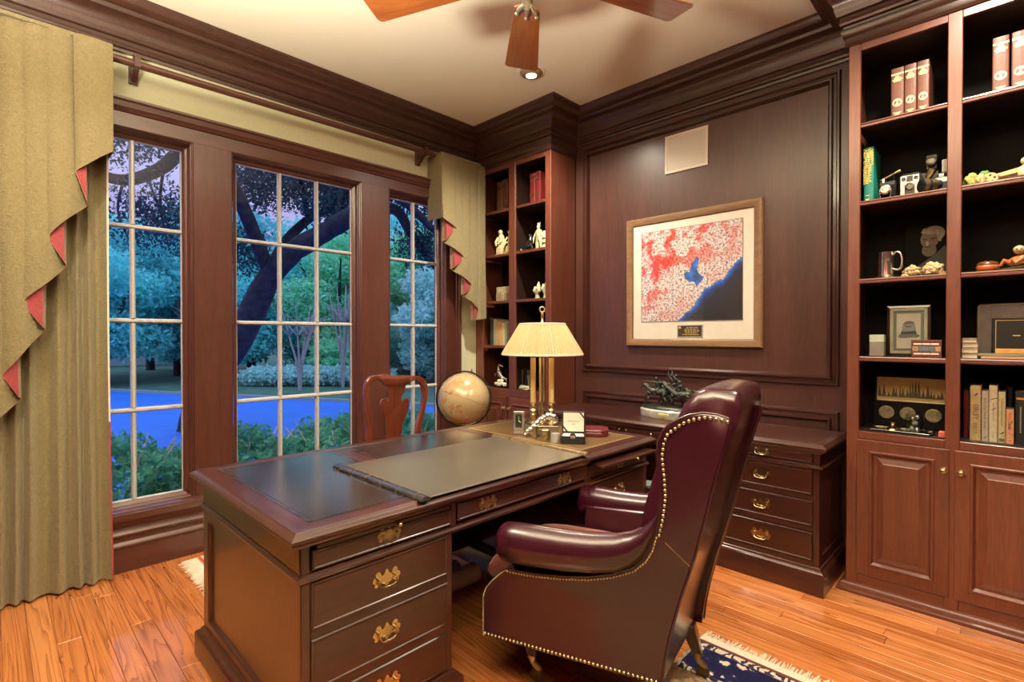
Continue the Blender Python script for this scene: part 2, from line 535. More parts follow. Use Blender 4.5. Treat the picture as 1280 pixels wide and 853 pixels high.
M['muntin'] = plain('muntin_paint', (.46, .46, .43), .3, coat=.3, noise=.05)
zs = [.90, 1.42, 1.965]
cols = [[.577], [1.411, 1.676], [2.515]]
for k, (a, b) in enumerate(W):
    wn_ = thing('window_%d' % (k + 1), loc=(X0, (a + b) / 2, OZ0), kind='structure')
    fp = [(0, .002), (.006, -.002), (.006, -.012), (.013, -.016), (.013, -.030), (.020, -.036), (.020, -.056), (.030, -.060), (.036, -.066), (.042, -.070), (.047, -.086), (.047, -.105)]
    MB().rings(FX(XF), a, b, OZ0 - .018, OZ1, fp, cap=False).build('sash', M['trim_z'], wn_, smooth=30)
    gy0, gy1, gz0, gz1 = a + .045, b - .045, OZ0 + .027, OZ1 - .045
    XG = -3.664
    mw = .0130
    ys = [gy0] + cols[k] + [gy1]
    zz = [gz0] + zs + [gz1]
    mprof = lambda c, w: [(c - w, XG - .012), (c - w, XG + .008), (c - w * .45, XG + .020), (c + w * .45, XG + .020), (c + w, XG + .008), (c + w, XG - .012)]
    for c in cols[k]:
        for i in range(4):
            MB().prism(mprof(c, mw), lambda p, q, h: (q, p, h), zz[i] + (mw if i else 0), zz[i + 1] - (mw if i < 3 else 0)).build('muntin', M['muntin'], wn_)
    for c in zs:
        MB().prism(mprof(c, mw), lambda p, q, h: (q, h, p), gy0, gy1).build('muntin', M['muntin'], wn_)
    # pale glazing bead round the glass
    MB().rings(FX(XG), gy0 - .004, gy1 + .004, gz0 - .004, gz1 + .004, [(0, .0), (.001, .014), (.007, .010), (.009, 0)], cap=False).build('glazing_bead', M['muntin'], wn_)
    for i in range(len(ys) - 1):
        for j in range(4):
            MB().box(XG - .0015, XG + .0015, ys[i] + .002, ys[i + 1] - .002, zz[j] + .002, zz[j + 1] - .002).build('pane', M['pane'], wn_)

# recessed ceiling lights: the one in view and its three companions on the same grid
bulb_m = emitter('halogen_bulb', (1.0, .85, .62), 14.0)
can_trim = plain('can_baffle', (.62, .42, .24), .3, metal=.7)
for k, (cx, cy) in enumerate([(-2.435, 2.663), (-.105, 2.663), (-2.435, .105), (-.105, .105)]):
    lab = ['round recessed downlight in the ceiling beyond the wooden fan blade', 'round recessed downlight in the ceiling in front of the wide bookcase', 'round recessed downlight in the ceiling near the long curtain', 'round recessed downlight in the ceiling above the viewer'][k]
    g = thing('recessed_light', lab, 'ceiling light', (cx, cy, ZC), group=None if k == 0 else 'recessed lights out of view')
    MB().lathe([(.076, -.001), (.096, -.006), (.100, -.002), (.100, .004), (.076, .004)], (cx, cy, ZC), 32, cap=False).build('trim_ring', M['white'], g, smooth=60)
    MB().lathe([(.080, -.003), (.074, -.018), (.055, -.028), (.036, -.0265)], (cx, cy, ZC), 32, cap=False).build('baffle', can_trim, g, smooth=60)
    MB().lathe([(.001, -.0275), (.037, -.0275), (.037, -.022), (.001, -.022)], (cx, cy, ZC), 24).build('bulb', bulb_m, g)
    ld = bpy.data.lights.new('downlight', 'SPOT'); ld.energy = CAN_POWER * (1.35, 1.15, .60, .26)[k]; ld.color = WARM; ld.spot_size = 2.5; ld.spot_blend = .8; ld.shadow_soft_size = .05
    lo = bpy.data.objects.new('downlight', ld); COL.objects.link(lo); lo.parent = g; lo.location = (0, 0, -.05)

# two added torchieres, out of view, put in to brighten the ceiling
for tx, ty, lab in ((-1.15, -.40, 'added brass uplighter behind the viewer to the left, brightening the ceiling'), (.68, -.36, 'added brass uplighter behind the viewer to the right, brightening the ceiling')):
    g = thing('fill_uplighter', lab, 'added uplighter', (tx, ty, 0))
    MB().lathe([(.001, 0), (.16, 0), (.16, .02), (.02, .035), (.012, .06), (.012, 1.70), (.03, 1.71), (.001, 1.712)], (tx, ty, 0), 24).build('stand', M['brass'], g, smooth=40)
    MB().lathe([(.012, 1.70), (.20, 1.73), (.35, 1.82), (.42, 1.98), (.415, 1.98), (.342, 1.825), (.195, 1.742), (.01, 1.715)], (tx, ty, 0), 32, cap=False).build('bowl', M['brass'], g, smooth=60)
    ld = bpy.data.lights.new('fill_uplight', 'AREA'); ld.shape = 'DISK'; ld.size = .40; ld.energy = FILL_UPLIGHT_POWER * .55; ld.color = WARM
    lo = bpy.data.objects.new('fill_uplight', ld); COL.objects.link(lo); lo.parent = g; lo.location = (0, 0, 1.80); lo.rotation_euler = (PI, 0, 0)
# ------------------------------------------------------------------ brass bail handle (shared mesh)
_half = [(.0, .030), (.006, .022), (.011, .012), (.019, .011), (.021, .020), (.027, .027), (.035, .026), (.041, .020), (.039, .012), (.046, .010), (.051, .003), (.050, -.006), (.043, -.009), (.046, -.016), (.042, -.022), (.034, -.022), (.029, -.015), (.022, -.012), (.013, -.017), (.006, -.021), (.0, -.026)]
PLATE = _half + [(-a, b) for a, b in _half[-2:0:-1]]


def handle(parent, fn, a, b, sc=1.0, m=None, name='handle'):
    """bail pull at (a,b) on face fn"""
    f = lambda p, q, h: fn(a + p * sc, b + q * sc, h)
    mb = MB()
    mb.prism(PLATE, f, 0, .0022)
    for sgn in (-1, 1):
        mb.prism(arc(sgn * .030, .003, .0085, 0, 360, 10)[:-1], f, .002, .005)
        mb.tube([f(sgn * .030, .003, .003), f(sgn * .030, .003, .015)], .0042, 8)
    path = [(-.030, .003), (-.031, -.008), (-.027, -.018), (-.016, -.023), (-.006, -.0225), (0, -.0245), (.006, -.0225), (.016, -.023), (.027, -.018), (.031, -.008), (.030, .003)]
    mb.tube([f(p, q, .013 + .004 * (q < -.01)) for p, q in path], [.0022, .0026, .003, .0034, .0032, .0036, .0032, .0034, .003, .0026, .0022], 6)
    return mb.build(name, m or M['brass'], parent, smooth=40)


def knob(parent, fn, a, b, r=.012, m=None, plate=True):
    p = Vector(fn(a, b, 0)); d = (Vector(fn(a, b, 1)) - p)
    mb = MB()
    prof = ([(.001, 0), (r * 1.25, 0), (r * 1.15, .003)] if plate else [(.001, 0)]) + [(r * .42, .004), (r * .4, .010), (r * .8, .014), (r, .019), (r * .85, .024), (r * .4, .027), (.001, .0275)]
    rings = []
    e1 = Vector((0, 0, 1)); e2 = d.cross(e1).normalized()
    for q, h in prof: rings.append([p + d * h + (e1 * math.cos(2 * PI * j / 14) + e2 * math.sin(2 * PI * j / 14)) * q for j in range(14)])
    return mb.loft(rings).build('knob', m or M['brass'], parent, smooth=40)


DRAWER = [(0, -.014), (0, .002), (.003, .006), (.007, .006), (.010, .003), (.012, .0035)]


def drawer(parent, fn, a0, a1, b0, b1, m, hands=(None,), sc=1.0, name='drawer', out=0.0, hm=None):
    d = MB().rings(lambda a, b, h: fn(a, b, h + out), a0, a1, b0, b1, DRAWER).build(name, m, parent)
    for hpos in hands:
        if hpos is None: hpos = ((a0 + a1) / 2, (b0 + b1) / 2 + .004)
        handle(d, lambda a, b, h: fn(a, b, h + .003 + out), hpos[0], hpos[1], sc, hm)
    return d


# ------------------------------------------------------------------ executive desk
DX0, DX1, DY0, DY1 = -2.455, -1.418, .575, 2.585      # top outline
bx0, bx1, by0, by1 = -2.415, -1.460, .618, 2.542      # body
desk = thing('executive_desk', 'large mahogany pedestal desk with leather inset top and brass drawer pulls', 'desk', (-1.94, 1.58, 0))
edge = [(.045, .722), (.030, .724), (.026, .732), (.016, .738), (.004, .744), (.000, .750), (.000, .758), (.006, .764), (.016, .768), (.022, .7745), (.026, .775)]
tp = MB().rings(FZ(0), DX0, DX1, DY0, DY1, [(.060, .722)] + edge + [(.075, .775), (.076, .7735), (.0765, .7735)], cap=True)
tp.build('desk_top', M['mah_y'], desk, smooth=30)
lx0, lx1 = DX0 + .085, DX1 - .085
for (a, b, mm) in [(.660, 1.150, M['desk_leather']), (1.225, 1.935, M['desk_leather']), (2.005, 2.500, M['tan_leather'])]:
    o = MB().rings(FZ(.7735), lx0, lx1, a, b, [(0, -.002), (0, .0012), (.006, .0012)]).build('leather_inset', mm, desk)
    MB().rings(FZ(.7747), lx0, lx1, a, b, [(.012, 0), (.012, .0006), (.0155, .0006), (.0155, 0)], cap=False).build('gold_tooling', M['gold'] if b > 2 else M['mah_y'], o)
for yy in (1.1875, 1.97):
    MB().cbox(lx0, lx1, yy - .028, yy + .028, .770, .7756, .0015).build('top_rail', M['mah_x'], desk)
FD = FX(bx1)
# carcass: two pedestals, frieze and kneehole back
pl = (by0, 1.170); pr_ = (1.990, by1)
mb = MB()
mb.box(bx0 + .02, bx1 - .015, by0 + .002, by1 - .002, .632, .724)
for a, b in (pl, pr_):
    mb.box(bx0, bx1 - .012, a + .014, b - (.0 if b == by1 else .0) - (.014 if b == by1 else 0), .10, .640)
mb.build('carcass', M['mah_z'], desk)
post = lambda *q: MB().cbox(*q, .002).build('stile', M['mah_z'], desk)
rail = lambda *q: MB().cbox(*q, .002).build('rail', M['mah_y'], desk)
for a, b in (pl, pr_):
    for q0, q1 in ((a, a + .027), (b - .021, b)): post(bx1 - .03, bx1 + .001, q0, q1, .085, .628)
    for zc in (.115, .2765, .4565): rail(bx1 - .03, bx1, a + .027, b - .021, zc - .014, zc + .014)
    rail(bx1 - .03, bx1, a + .027, b - .021, .612, .628)
for a, b in ((by0, by0 + .026), (by1 - .026, by1), (1.166, 1.19), (1.97, 1.994)): post(bx1 - .03, bx1 + .0005, a, b, .628, .724)
waist = [(-.01, .612), (.004, .614), (.010, .620), (.012, .628), (.004, .634), (.004, .640), (-.01, .642)]
MB().sweep(waist, [(bx0, by0), (bx1, by0), (bx1, by1), (bx0, by1)], closed=True).build('waist_moulding', M['mah_y'], desk, smooth=40)
for a, b in (pl, pr_):
    MB().sweep([(-.02, .0), (.030, .0), (.030, .092), (.024, .100), (.012, .106), (.010, .114), (.002, .120), (-.02, .122)], [(bx0, a), (bx1, a), (bx1, b), (bx0, b)], closed=True).build('plinth', M['mah_y'], desk, smooth=40)
# end panels with recessed field
endf = [(0, 0), (.055, 0), (.060, -.004), (.064, -.012), (.072, -.013)]
for yy, sg in ((by0 - .0016, 1), (by1 + .0016, -1)):
    fn = (lambda a, b, h, yy=yy, sg=sg: (a, yy - sg * h, b))
    MB().rings(fn, bx0, bx1 - .001, .10, .625, endf).build('side_panel', M['mah_z'], desk)
    MB().rings(fn, bx0, bx1, .64, .724, [(0, 0), (.004, .0015)]).build('frieze_panel', M['mah_x'], desk)
MB().box(-2.30, -2.28, 1.15, 2.0, .10, .64).build('kneehole_back', M['mah_y'], desk)
for a, b in ((pl[0] + .028, pl[1] - .022), (pr_[0] + .022, pr_[1] - .028)):
    for z0, z1 in ((.127, .263), (.290, .443), (.470, .612)):
        drawer(desk, FD, a, b, z0, z1, M['mah_y'])
for a, b, out in ((.650, 1.165, .010), (1.996, 2.51, .085)):
    drawer(desk, FD, a, b, .645, .706, M['mah_y'], (((a + b) / 2, .684),), .86, hm=M['brass_old'])
    s = MB().cbox(bx1 - .55, bx1 + out, a + .012, b - .012, .708, .7215, .002).build('writing_slide', M['mah_y'], desk)
    knob(s, lambda p, q, h, out=out: (bx1 + out + h, p, q), (a + b) / 2 + .025, .7145, .0085, plate=False)
drawer(desk, FD, 1.196, 1.964, .650, .718, M['mah_y'], ((1.345, .686), (1.815, .686)), .9, hm=M['brass_old'])

# ------------------------------------------------------------------ desk pad
pad = thing('desk_pad', 'grey brown leather desk pad with banded end rails on the desk', 'desk pad', (-1.72, 1.48, .7755))
MB().cbox(-2.035, -1.425, 1.03, 1.945, .7756, .7815, .002).build('pad_panel', M['pad_leather'], pad)
for yy, mm in ((1.022, M['desk_leather']), (1.935, M['tan_leather'])):
    w = .019
    pr = [(-w, .0), (-w, .006), (-w * .8, .011), (-w * .45, .0145), (0, .016), (w * .45, .0145), (w * .8, .011), (w, .006), (w, 0)]
    r = MB().prism(pr, lambda a, b, h, yy=yy: (h, yy + a, .7758 + b), -2.045, -1.412).build('end_rail', mm, pad, smooth=50)
    for q in range(6):
        xx = -2.0 + q * .108
        MB().prism([(a * 1.05, b * 1.06 + (0.0 if b == 0 else .0004)) for a, b in pr], lambda a, b, h, yy=yy: (h, yy + a, .7758 + b), xx, xx + .004).build('band', M['brass_old'], r, smooth=50)

# ------------------------------------------------------------------ credenza
cx0, cx1, cy0, cy1 = -2.645, -.715, 2.970, 3.475
FC = FY(cy0)
cr = thing('credenza', 'long mahogany credenza with brass pulls below the framed picture', 'credenza', (-1.69, 3.22, 0))
MB().rings(FZ(0), cx0 + .0, cx1 + .035, cy0 - .030, cy1, [(.05, .724)] + [(a * .8, b) for a, b in edge[1:]] + [(.060, .775), (.0605, .7738), (.062, .7738), (.0625, .775)]).build('credenza_top', M['mah_x'], cr, smooth=30)
kx0, kx1 = -2.09, -1.285       # kneehole
mb = MB().box(cx0, cx1 - .002, cy0 + .014, cy1, .632, .726)
for a, b in ((cx0, kx0), (kx1, cx1 - .014)): mb.box(a, b, cy0 + .014, cy1, .06, .635)
mb.build('carcass', M['mah_z'], cr)
cols_ = [(cx0, kx0), (kx1, cx1)]
post = lambda *q: MB().cbox(*q, .002).build('stile', M['mah_z'], cr)
rail = lambda *q: MB().cbox(*q, .002).build('rail', M['mah_x'], cr)
for a, b in cols_:
    for q0, q1 in ((a, a + .03), (b - .03, b)): post(q0, q1, cy0, cy0 + .03, .10, .728)
    for zc in (.15, .3285, .4915): rail(a + .03, b - .03, cy0, cy0 + .03, zc - .014, zc + .014)
rail(cx0 + .03, cx1 - .03, cy0 + .001, cy0 + .03, .632, .669)
MB().sweep([(-.01, .640), (.008, .642), (.016, .650), (.016, .656), (.004, .662), (-.01, .664)], [(cx1, cy1), (cx1, cy0), (cx0, cy0)], side=-1).build('waist_moulding', M['mah_x'], cr, smooth=40)
for a, b in cols_:
    MB().sweep([(-.02, 0), (.026, 0), (.026, .108), (.020, .118), (.010, .124), (.008, .134), (.0, .140), (-.02, .142)], [(b, cy1), (b, cy0), (a, cy0), (a, cy1)], side=-1).build('plinth', M['mah_x'], cr, smooth=40)
MB().rings(lambda a, b, h: (cx1 + .0016 + h, a, b), cy0, cy1, .14, .64, [(0, 0), (.05, 0), (.056, -.006), (.064, -.007)]).build('side_panel', M['mah_z'], cr)
for a, b in cols_:
    for z0, z1 in ((.166, .312), (.345, .476), (.508, .640)):
        drawer(cr, FC, a + .032, b - .032, z0, z1, M['mah_x'], sc=1.06)
    drawer(cr, FC, a + .032, b - .032, .672, .742 - .016, M['mah_x'], (((a + b) / 2, .704),), .95)
kn = drawer(cr, FC, kx0 + .02, kx1 - .02, .664, .722, M['mah_x'], ((-1.885, .697), (-1.49, .697)), .95, name='kneehole_drawer')
knob(kn, lambda a, b, h: FC(a, b, h + .003), -1.66, .703, .009, plate=False)

# ------------------------------------------------------------------ bookcases
DOORP = [(0, -.018), (0, .0), (.003, .004), (.007, .0045), (.055, .0045), (.059, .010), (.066, .010), (.071, .002), (.076, -.006), (.088, -.006), (.112, .001), (.116, .0035), (.120, .0035)]


M['shelf_shade'] = wood('shaded_shelf_wood', (.030, .013, .009), (.016, .007, .005), 'x', rough=.5, coat=.1)  # case wood darkened, the shade of the recesses put into its colour


def bookcase(name, label, x0, x1, fy, stiles, ops, shelf_z, door_x, knobs, base_ext, sides):
    bc = thing(name, label, 'bookcase', ((x0 + x1) / 2, (fy + Y1) / 2, 0))
    zt = ops[1]
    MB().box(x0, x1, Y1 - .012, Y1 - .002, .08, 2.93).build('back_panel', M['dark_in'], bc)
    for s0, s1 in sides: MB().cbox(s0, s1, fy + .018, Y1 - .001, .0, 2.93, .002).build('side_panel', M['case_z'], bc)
    MB().box(x0 + .01, x1 - .01, fy + .02, Y1 - .012, zt + .02, zt + .04).build('top_panel', M['shelf_shade'], bc)
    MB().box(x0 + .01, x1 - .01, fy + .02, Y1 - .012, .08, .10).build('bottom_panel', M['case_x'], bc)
    for a, b in stiles: MB().cbox(a, b, fy, fy + .022, .0, 2.935, .003).build('stile', M['case_z'], bc)
    for i in range(len(stiles) - 1):
        a, b = stiles[i][1], stiles[i + 1][0]
        MB().cbox(a, b, fy + .001, fy + .022, zt, 2.935, .002).build('rail', M['case_x'], bc)
        MB().cbox(a, b, fy + .001, fy + .022, .800, shelf_z[-1], .002).build('rail', M['case_x'], bc)
        MB().cbox(a, b, fy + .001, fy + .022, .0, .095, .002).build('rail', M['case_x'], bc)
    for i in range(len(stiles) - 1):
        a, b = stiles[i][0] + .5 * (stiles[i][1] - stiles[i][0]), stiles[i + 1][0] + .5 * (stiles[i + 1][1] - stiles[i + 1][0])
        if i > 0: MB().box(a - .010, a + .010, fy + .022, Y1 - .012, .1, zt + .03).build('divider', M['shelf_shade'], bc)
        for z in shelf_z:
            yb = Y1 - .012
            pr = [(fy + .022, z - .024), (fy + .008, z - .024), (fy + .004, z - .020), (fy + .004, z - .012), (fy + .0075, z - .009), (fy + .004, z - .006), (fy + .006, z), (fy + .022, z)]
            sh_ = MB().box(a + .011, b - .011, fy + .0221, yb, z - .022, z).build('shelf', M['shelf_shade'], bc)
            MB().prism(pr, lambda p, q, h: (h, p, q), a + .011, b - .011).build('nosing', M['case_x'], sh_)
    for (a, b), kx in zip(door_x, knobs):
        d = MB().rings(FY(fy), a, b, .098, .798, DOORP).build('door', M['case_z'], bc)
        if kx is not None:
            knob(d, lambda p, q, h: FY(fy - 0)(p, q, h + .0045), kx, .697, .013, M['brass_old'])
    MB().sweep([(-.01, 0), (.034, 0), (.034, .012), (.028, .022), (.020, .026), (.016, .040), (.006, .048), (-.01, .05)], base_ext, side=-1).build('base_moulding', M['case_x'], bc, smooth=40)
    MB().sweep([(-.01, 2.835), (.006, 2.837), (.014, 2.850), (.010, 2.862), (.010, 2.880), (.022, 2.892), (.028, 2.915), (.026, 2.926), (-.01, 2.928)], base_ext, side=-1).build('frieze_moulding', M['crown'], bc, smooth=40)
    return bc


bookcase('bookcase', 'narrow built-in mahogany bookcase in the corner beside the windows', X0 + .002, BLx, BLy,
         [(-3.598, -3.50), (-3.163, -3.085), (-2.745, -2.685)], (.868, 2.80), [2.452, 2.060, 1.645, 1.247, .868],
         [(-3.53, -3.193), (-3.175, -2.735)][:2], [-3.223, -3.150], [(BLx, Y1), (BLx, BLy), (X0, BLy)], [(X0 + .002, X0 + .03), (BLx - .022, BLx - .001)])
PIT = .397
st = [(-.636, -.583)] + [(-.240 + PIT * q, -.187 + PIT * q) for q in range(4)] + [(1.0, 1.058)]
st = [s for s in st[:4]] + [(.951, 1.058)]
dx = [(-.592, -.221), (-.206, .165), (.180, .551), (.566, .93)]
bookcase('bookcase', 'wide built-in mahogany bookcase with dark recesses at the right of the room', BRx + .002, X1 - .001, BRy,
         st, (.836, 2.80), [2.428, 2.027, 1.625, 1.225, .840], dx, [-.243, -.180, .54, .58], [(X1, BRy), (BRx, BRy), (BRx, Y1)][::-1] if False else [(X1, BRy), (BRx, BRy), (BRx, Y1)], [(BRx + .001, BRx + .022), (X1 - .03, X1 - .002)])
# ------------------------------------------------------------------ burgundy wing chair
CA = Vector((-1.430, 1.292, 0)); CU = Vector((.9455, .3257, 0)).normalized(); CN = Vector((-CU.y, CU.x, 0))


def cp(u, v, z):
    p = CA + CU * u + CN * v
    return (p.x, p.y, z)


c0 = cp(.36, .30, 0)
ch = thing('wing_chair', 'burgundy leather wing chair with brass nailhead trim pulled up to the desk', 'armchair', c0, math.atan2(CU.y, CU.x))
SH = lambda v: .13 * v          # rear panel runs back toward the far side (the seat tapers)
VW = .60
outline = [(.0, .20), (.0, .35), (.012, .385), (.04, .42), (.075, .452), (.10, .472)]
armnail = [(.10, .472), (.18, .474), (.25, .480), (.33, .490), (.412, .505), (.49, .528), (.562, .562), (.60, .60), (.622, .64), (.634, .685)]
wing = [(.634, .685), (.648, .75), (.656, .818), (.652, .88), (.645, .945), (.650, .99), (.663, 1.024), (.684, 1.048), (.712, 1.066), (.745, 1.082), (.783, 1.091), (.825, 1.088), (.858, 1.078)]
rear = [(.863, 1.070), (.838, .98), (.814, .888), (.787, .77), (.761, .657), (.736, .57), (.713, .495), (.694, .42), (.679, .359), (.664, .28), (.655, .20)]


def shell(v0, v1, du, name, tap=0.0):
    poly = outline + armnail[1:] + wing[1:] + rear
    k = []
    for a, b in poly:
        k.append((a + du, b))
    mb = MB()
    n = len(k); ce = (sum(a for a, b in k) / n, sum(b for a, b in k) / n)
    # gently pillowed side: rim at v, field swelled 6 mm outward
    sg = 1 if v1 > v0 else -1
    def ring(ins, v):
        out = []
        for a, b in k:
            dx, dz = ce[0] - a, ce[1] - b; L = math.hypot(dx, dz)
            out.append(cp(a + dx / L * ins, v - tap * max(0, a - .12 - du), b + dz / L * ins))
        return out
    mb.loft([ring(0.004, v1), ring(-.001, v1 - sg * .008), ring(-.001, v0 + sg * .006), ring(.005, v0)], True, True)
    return mb.build(name, M['burgundy'], ch, smooth=50)


shell(0.0, .055, 0, 'side_panel')
TAP = .20
shell(VW, VW - .055, .085, 'side_panel', TAP)
# welt along the wing front and the rear edge
for v, du in ((.004, 0), (VW - .004, .085)):
    tq = TAP if du else 0
    mb = MB().tube([cp(a + du - .004, v + .003 - tq * max(0, a - .12), b) for a, b in wing], .0055, 6)
    mb.tube([cp(a + du + .002, v - tq * max(0, a - .12), b) for a, b in rear], .005, 6)
    mb.build('welt', M['burgundy'], ch, smooth=80)
# scrolled arms
for v, du, u0, sgn in ((.02, 0, .082, -1), (VW - .02, .085, .135, 1)):
    secs = [(u0 - .012, .572, .030, .020), (u0 - .006, .572, .056, .048), (u0 + .012, .572, .070, .060), (u0 + .06, .574, .0735, .064), (.22, .576, .073, .064), (.33, .580, .071, .062), (.43, .590, .068, .060), (.51, .606, .064, .056), (.56, .628, .058, .050), (.60, .660, .050, .042), (.628, .705, .036, .032), (.642, .745, .018, .020)]
    rg = []
    for u, z, rz_, rv in secs:
        vc = v + sgn * .012 - (TAP * max(0, u - .12) if sgn > 0 else 0)
        rg.append([cp(u + du * (1 if sgn > 0 else 0) * .75, vc + rv * math.cos(2 * PI * j / 20), z + rz_ * math.sin(2 * PI * j / 20)) for j in range(20)])
    MB().loft(rg).build('arm_roll', M['burgundy'], ch, smooth=60)
    # inner arm pad
    va, vb = (v + .03, v + .075) if sgn < 0 else (v - .075, v - .03)
    MB().prism([(u0 + .02, .36), (u0 + .02, .575), (.60, .62), (.62, .40)], lambda a, b, h, du=du * (sgn > 0): cp(a + du, h - (TAP * max(0, a - .12) if du else 0), b), va, vb).build('arm_pad', M['burgundy'], ch, bev=.012)
# back: raked slab with a rolled head, tufted pleats on the front of the roll
bpz = [(.52, .40), (.555, .50), (.575, .62), (.605, .78), (.645, .93), (.672, 1.01), (.690, 1.06), (.712, 1.11), (.748, 1.150), (.79, 1.166), (.835, 1.164), (.868, 1.160), (.884, 1.152), (.889, 1.125), (.874, 1.066), (.852, .98), (.825, .888), (.797, .77), (.770, .657), (.744, .57), (.720, .495), (.700, .42), (.684, .359), (.668, .28), (.658, .20), (.56, .20)]
rg = []
NB = 41
for i in range(NB):
    q = i / (NB - 1); v = .010 + q * .455
    ed = min(q, 1 - q)
    rnd = 1 - max(0, 1 - ed / .07) ** 2
    ring = []
    for a, b in bpz:
        zz = b; uu = a
        if b > .98:
            zz = b - (1 - rnd) * .03 + .006 * math.sin(PI * q)
            if a < .80: uu = a + (1 - rnd) * .03 + .006 * abs(math.sin(q * PI * 7)) * (1 if b > 1.0 else .4)
        ring.append(cp(uu + SH(v) - .004, v, zz))
    rg.append(ring)
MB().loft(rg).build('back', M['burgundy'], ch, smooth=55)
# seat, cushion, front rail
MB().prism([(.012, .205), (.012, .36), (.06, .405), (.60, .40), (.655, .205)], lambda a, b, h: cp(a + .10 * h, h - TAP * max(0, a - .12) * h / VW, b), .05, VW - .05).build('seat_base', M['burgundy'], ch, bev=.01)
rg = []
for i in range(15):
    q = i / 14; v = .075 + q * (VW - .19)
    e = 1 - max(0, 1 - min(q, 1 - q) / .10) ** 2 * .5
    ring = []
    for j in range(24):
        a = 2 * PI * j / 24
        ca, sa = math.cos(a), math.sin(a)
        px = math.copysign(abs(ca) ** .5, ca); pz = math.copysign(abs(sa) ** .6, sa)
        ring.append(cp(.285 + .310 * px + .10 * v, v, .420 + (.078 * e + .010 * math.sin(PI * q)) * pz))
    rg.append(ring)
MB().loft(rg).build('seat_cushion', M['seat_red'], ch, smooth=60)['label'] = 'rust coloured seat cushion'


def along(pts, step):
    P = [Vector(p) for p in pts]; out = []; d = 0.0; nxt = step / 2
    for i in range(len(P) - 1):
        L = (P[i + 1] - P[i]).length
        while nxt <= d + L:
            out.append(P[i].lerp(P[i + 1], (nxt - d) / L)); nxt += step
        d += L
    return out


nails = MB()
for v, du in ((-.001, 0), (VW + .001, .085)):
    tq = TAP if du else 0
    line = [cp(a + du, v - tq * max(0, a - .12), b - .008) for a, b in armnail[:6]] + [cp(a + du + .006, v - tq * max(0, a - .12), b - .006) for a, b in armnail[6:]]
    for p in along(line, .0115): nails.sphere(p, .0046, 8, 5)
    wl_ = [cp(a + du + (.013 if i < 8 else .006), v - tq * max(0, a - .12), b - (.013 if i > 6 else .004)) for i, (a, b) in enumerate(wing)]
    for p in along(wl_, .0165): nails.sphere(p, .0066, 8, 5)
    for p in along([cp(a + du, v - tq * max(0, a - .12), .212) for a in (0.004, .12, .652)], .0150): nails.sphere(p, .0058, 8, 5)
    for p in along([cp(a + du + .004, v, b) for a, b in outline], .010): nails.sphere(p, .0035, 8, 5)
nails.build('nailhead_trim', M['brass'], ch, smooth=80, kind='stuff')
# a stitched seam across the near side
MB().tube([cp(.668, -.0008, .668), cp(.742, -.0008, .607)], .0009, 6).build('seam', M['brass_old'], ch)
# legs with casters
for (u, v, du, dv) in ((.15, .13, 0, 0), (.17, .50, 0, 0), (.63, .07, .045, -.01), (.69, .41, .035, .01)):
    zt = .21
    MB().loft([[cp(u + du * t + s * cs[0], v + dv * t + s * cs[1], zt - t * .115) for cs in ((-1, -1), (1, -1), (1, 1), (-1, 1))] for t, s in ((0, .028), (.5, .024), (1, .017))]).build('leg', M['mah_z'], ch, bev=.004)
    fx, fy_ = u + du, v + dv
    cs = MB().lathe([(.020, .100), (.021, .088), (.016, .080), (.013, .070), (.001, .069)], cp(fx, fy_, 0), 16)
    cs.tube([cp(fx, fy_, .072), cp(fx + .010, fy_, .060), cp(fx + .026, fy_, .050), cp(fx + .034, fy_, .034)], [.012, .013, .012, .008], 8)
    k = cs.build('caster', M['brass_old'], ch, smooth=50)
    rgs = []
    cc = Vector(cp(fx + .020, fy_, .026)); ax = CN
    for h, r in ((-.011, .019), (-.009, .025), (.009, .025), (.011, .019)):
        rgs.append([cc + ax * h + (CU * math.cos(2 * PI * j / 18) + Vector((0, 0, 1)) * math.sin(2 * PI * j / 18)) * r for j in range(18)])
    MB().loft(rgs).build('wheel', M['gun'], k, smooth=40)

# ------------------------------------------------------------------ side chair behind the desk
sc = thing('side_chair', 'red brown vase-splat wooden side chair between the desk and the windows', 'chair', (-2.78, 1.93, 0))
FS = lambda a, b, h: (-3.0 + h + .16 * max(0, .72 - b) * .5, a, b)
ol = [(1.694, .40), (1.694, .661), (1.703, .755), (1.691, .822), (1.682, .925), (1.683, .99), (1.696, 1.04), (1.716, 1.062), (1.749, 1.075), (1.798, 1.074), (1.849, 1.079), (1.884, 1.066), (1.981, 1.061), (2.074, 1.054), (2.131, 1.041), (2.169, 1.002), (2.184, .945), (2.179, .897), (2.169, .858), (2.14, .741), (2.12, .663), (2.11, .40)]
il = [(1.750, .40), (1.747, .672), (1.746, .749), (1.727, .876), (1.715, .936), (1.72, .994), (1.748, 1.035), (1.782, 1.042), (1.815, 1.025), (1.839, 1.001), (1.92, .992), (1.999, .998), (2.036, 1.011), (2.064, 1.021), (2.102, 1.013), (2.13, .973), (2.14, .924), (2.135, .869), (2.111, .776), (2.077, .665), (2.066, .40)]


def resample(pts, n):
    P = smooth_path([(a, b, 0) for a, b in pts], 6)
    L = [0.0]
    for i in range(1, len(P)): L.append(L[-1] + (P[i] - P[i - 1]).length)
    out = []; k = 0
    for i in range(n):
        d = L[-1] * i / (n - 1)
        while k < len(L) - 2 and L[k + 1] < d: k += 1
        t = (d - L[k]) / max(1e-9, L[k + 1] - L[k])
        p = P[k].lerp(P[k + 1], min(1, t)); out.append((p.x, p.y))
    return out


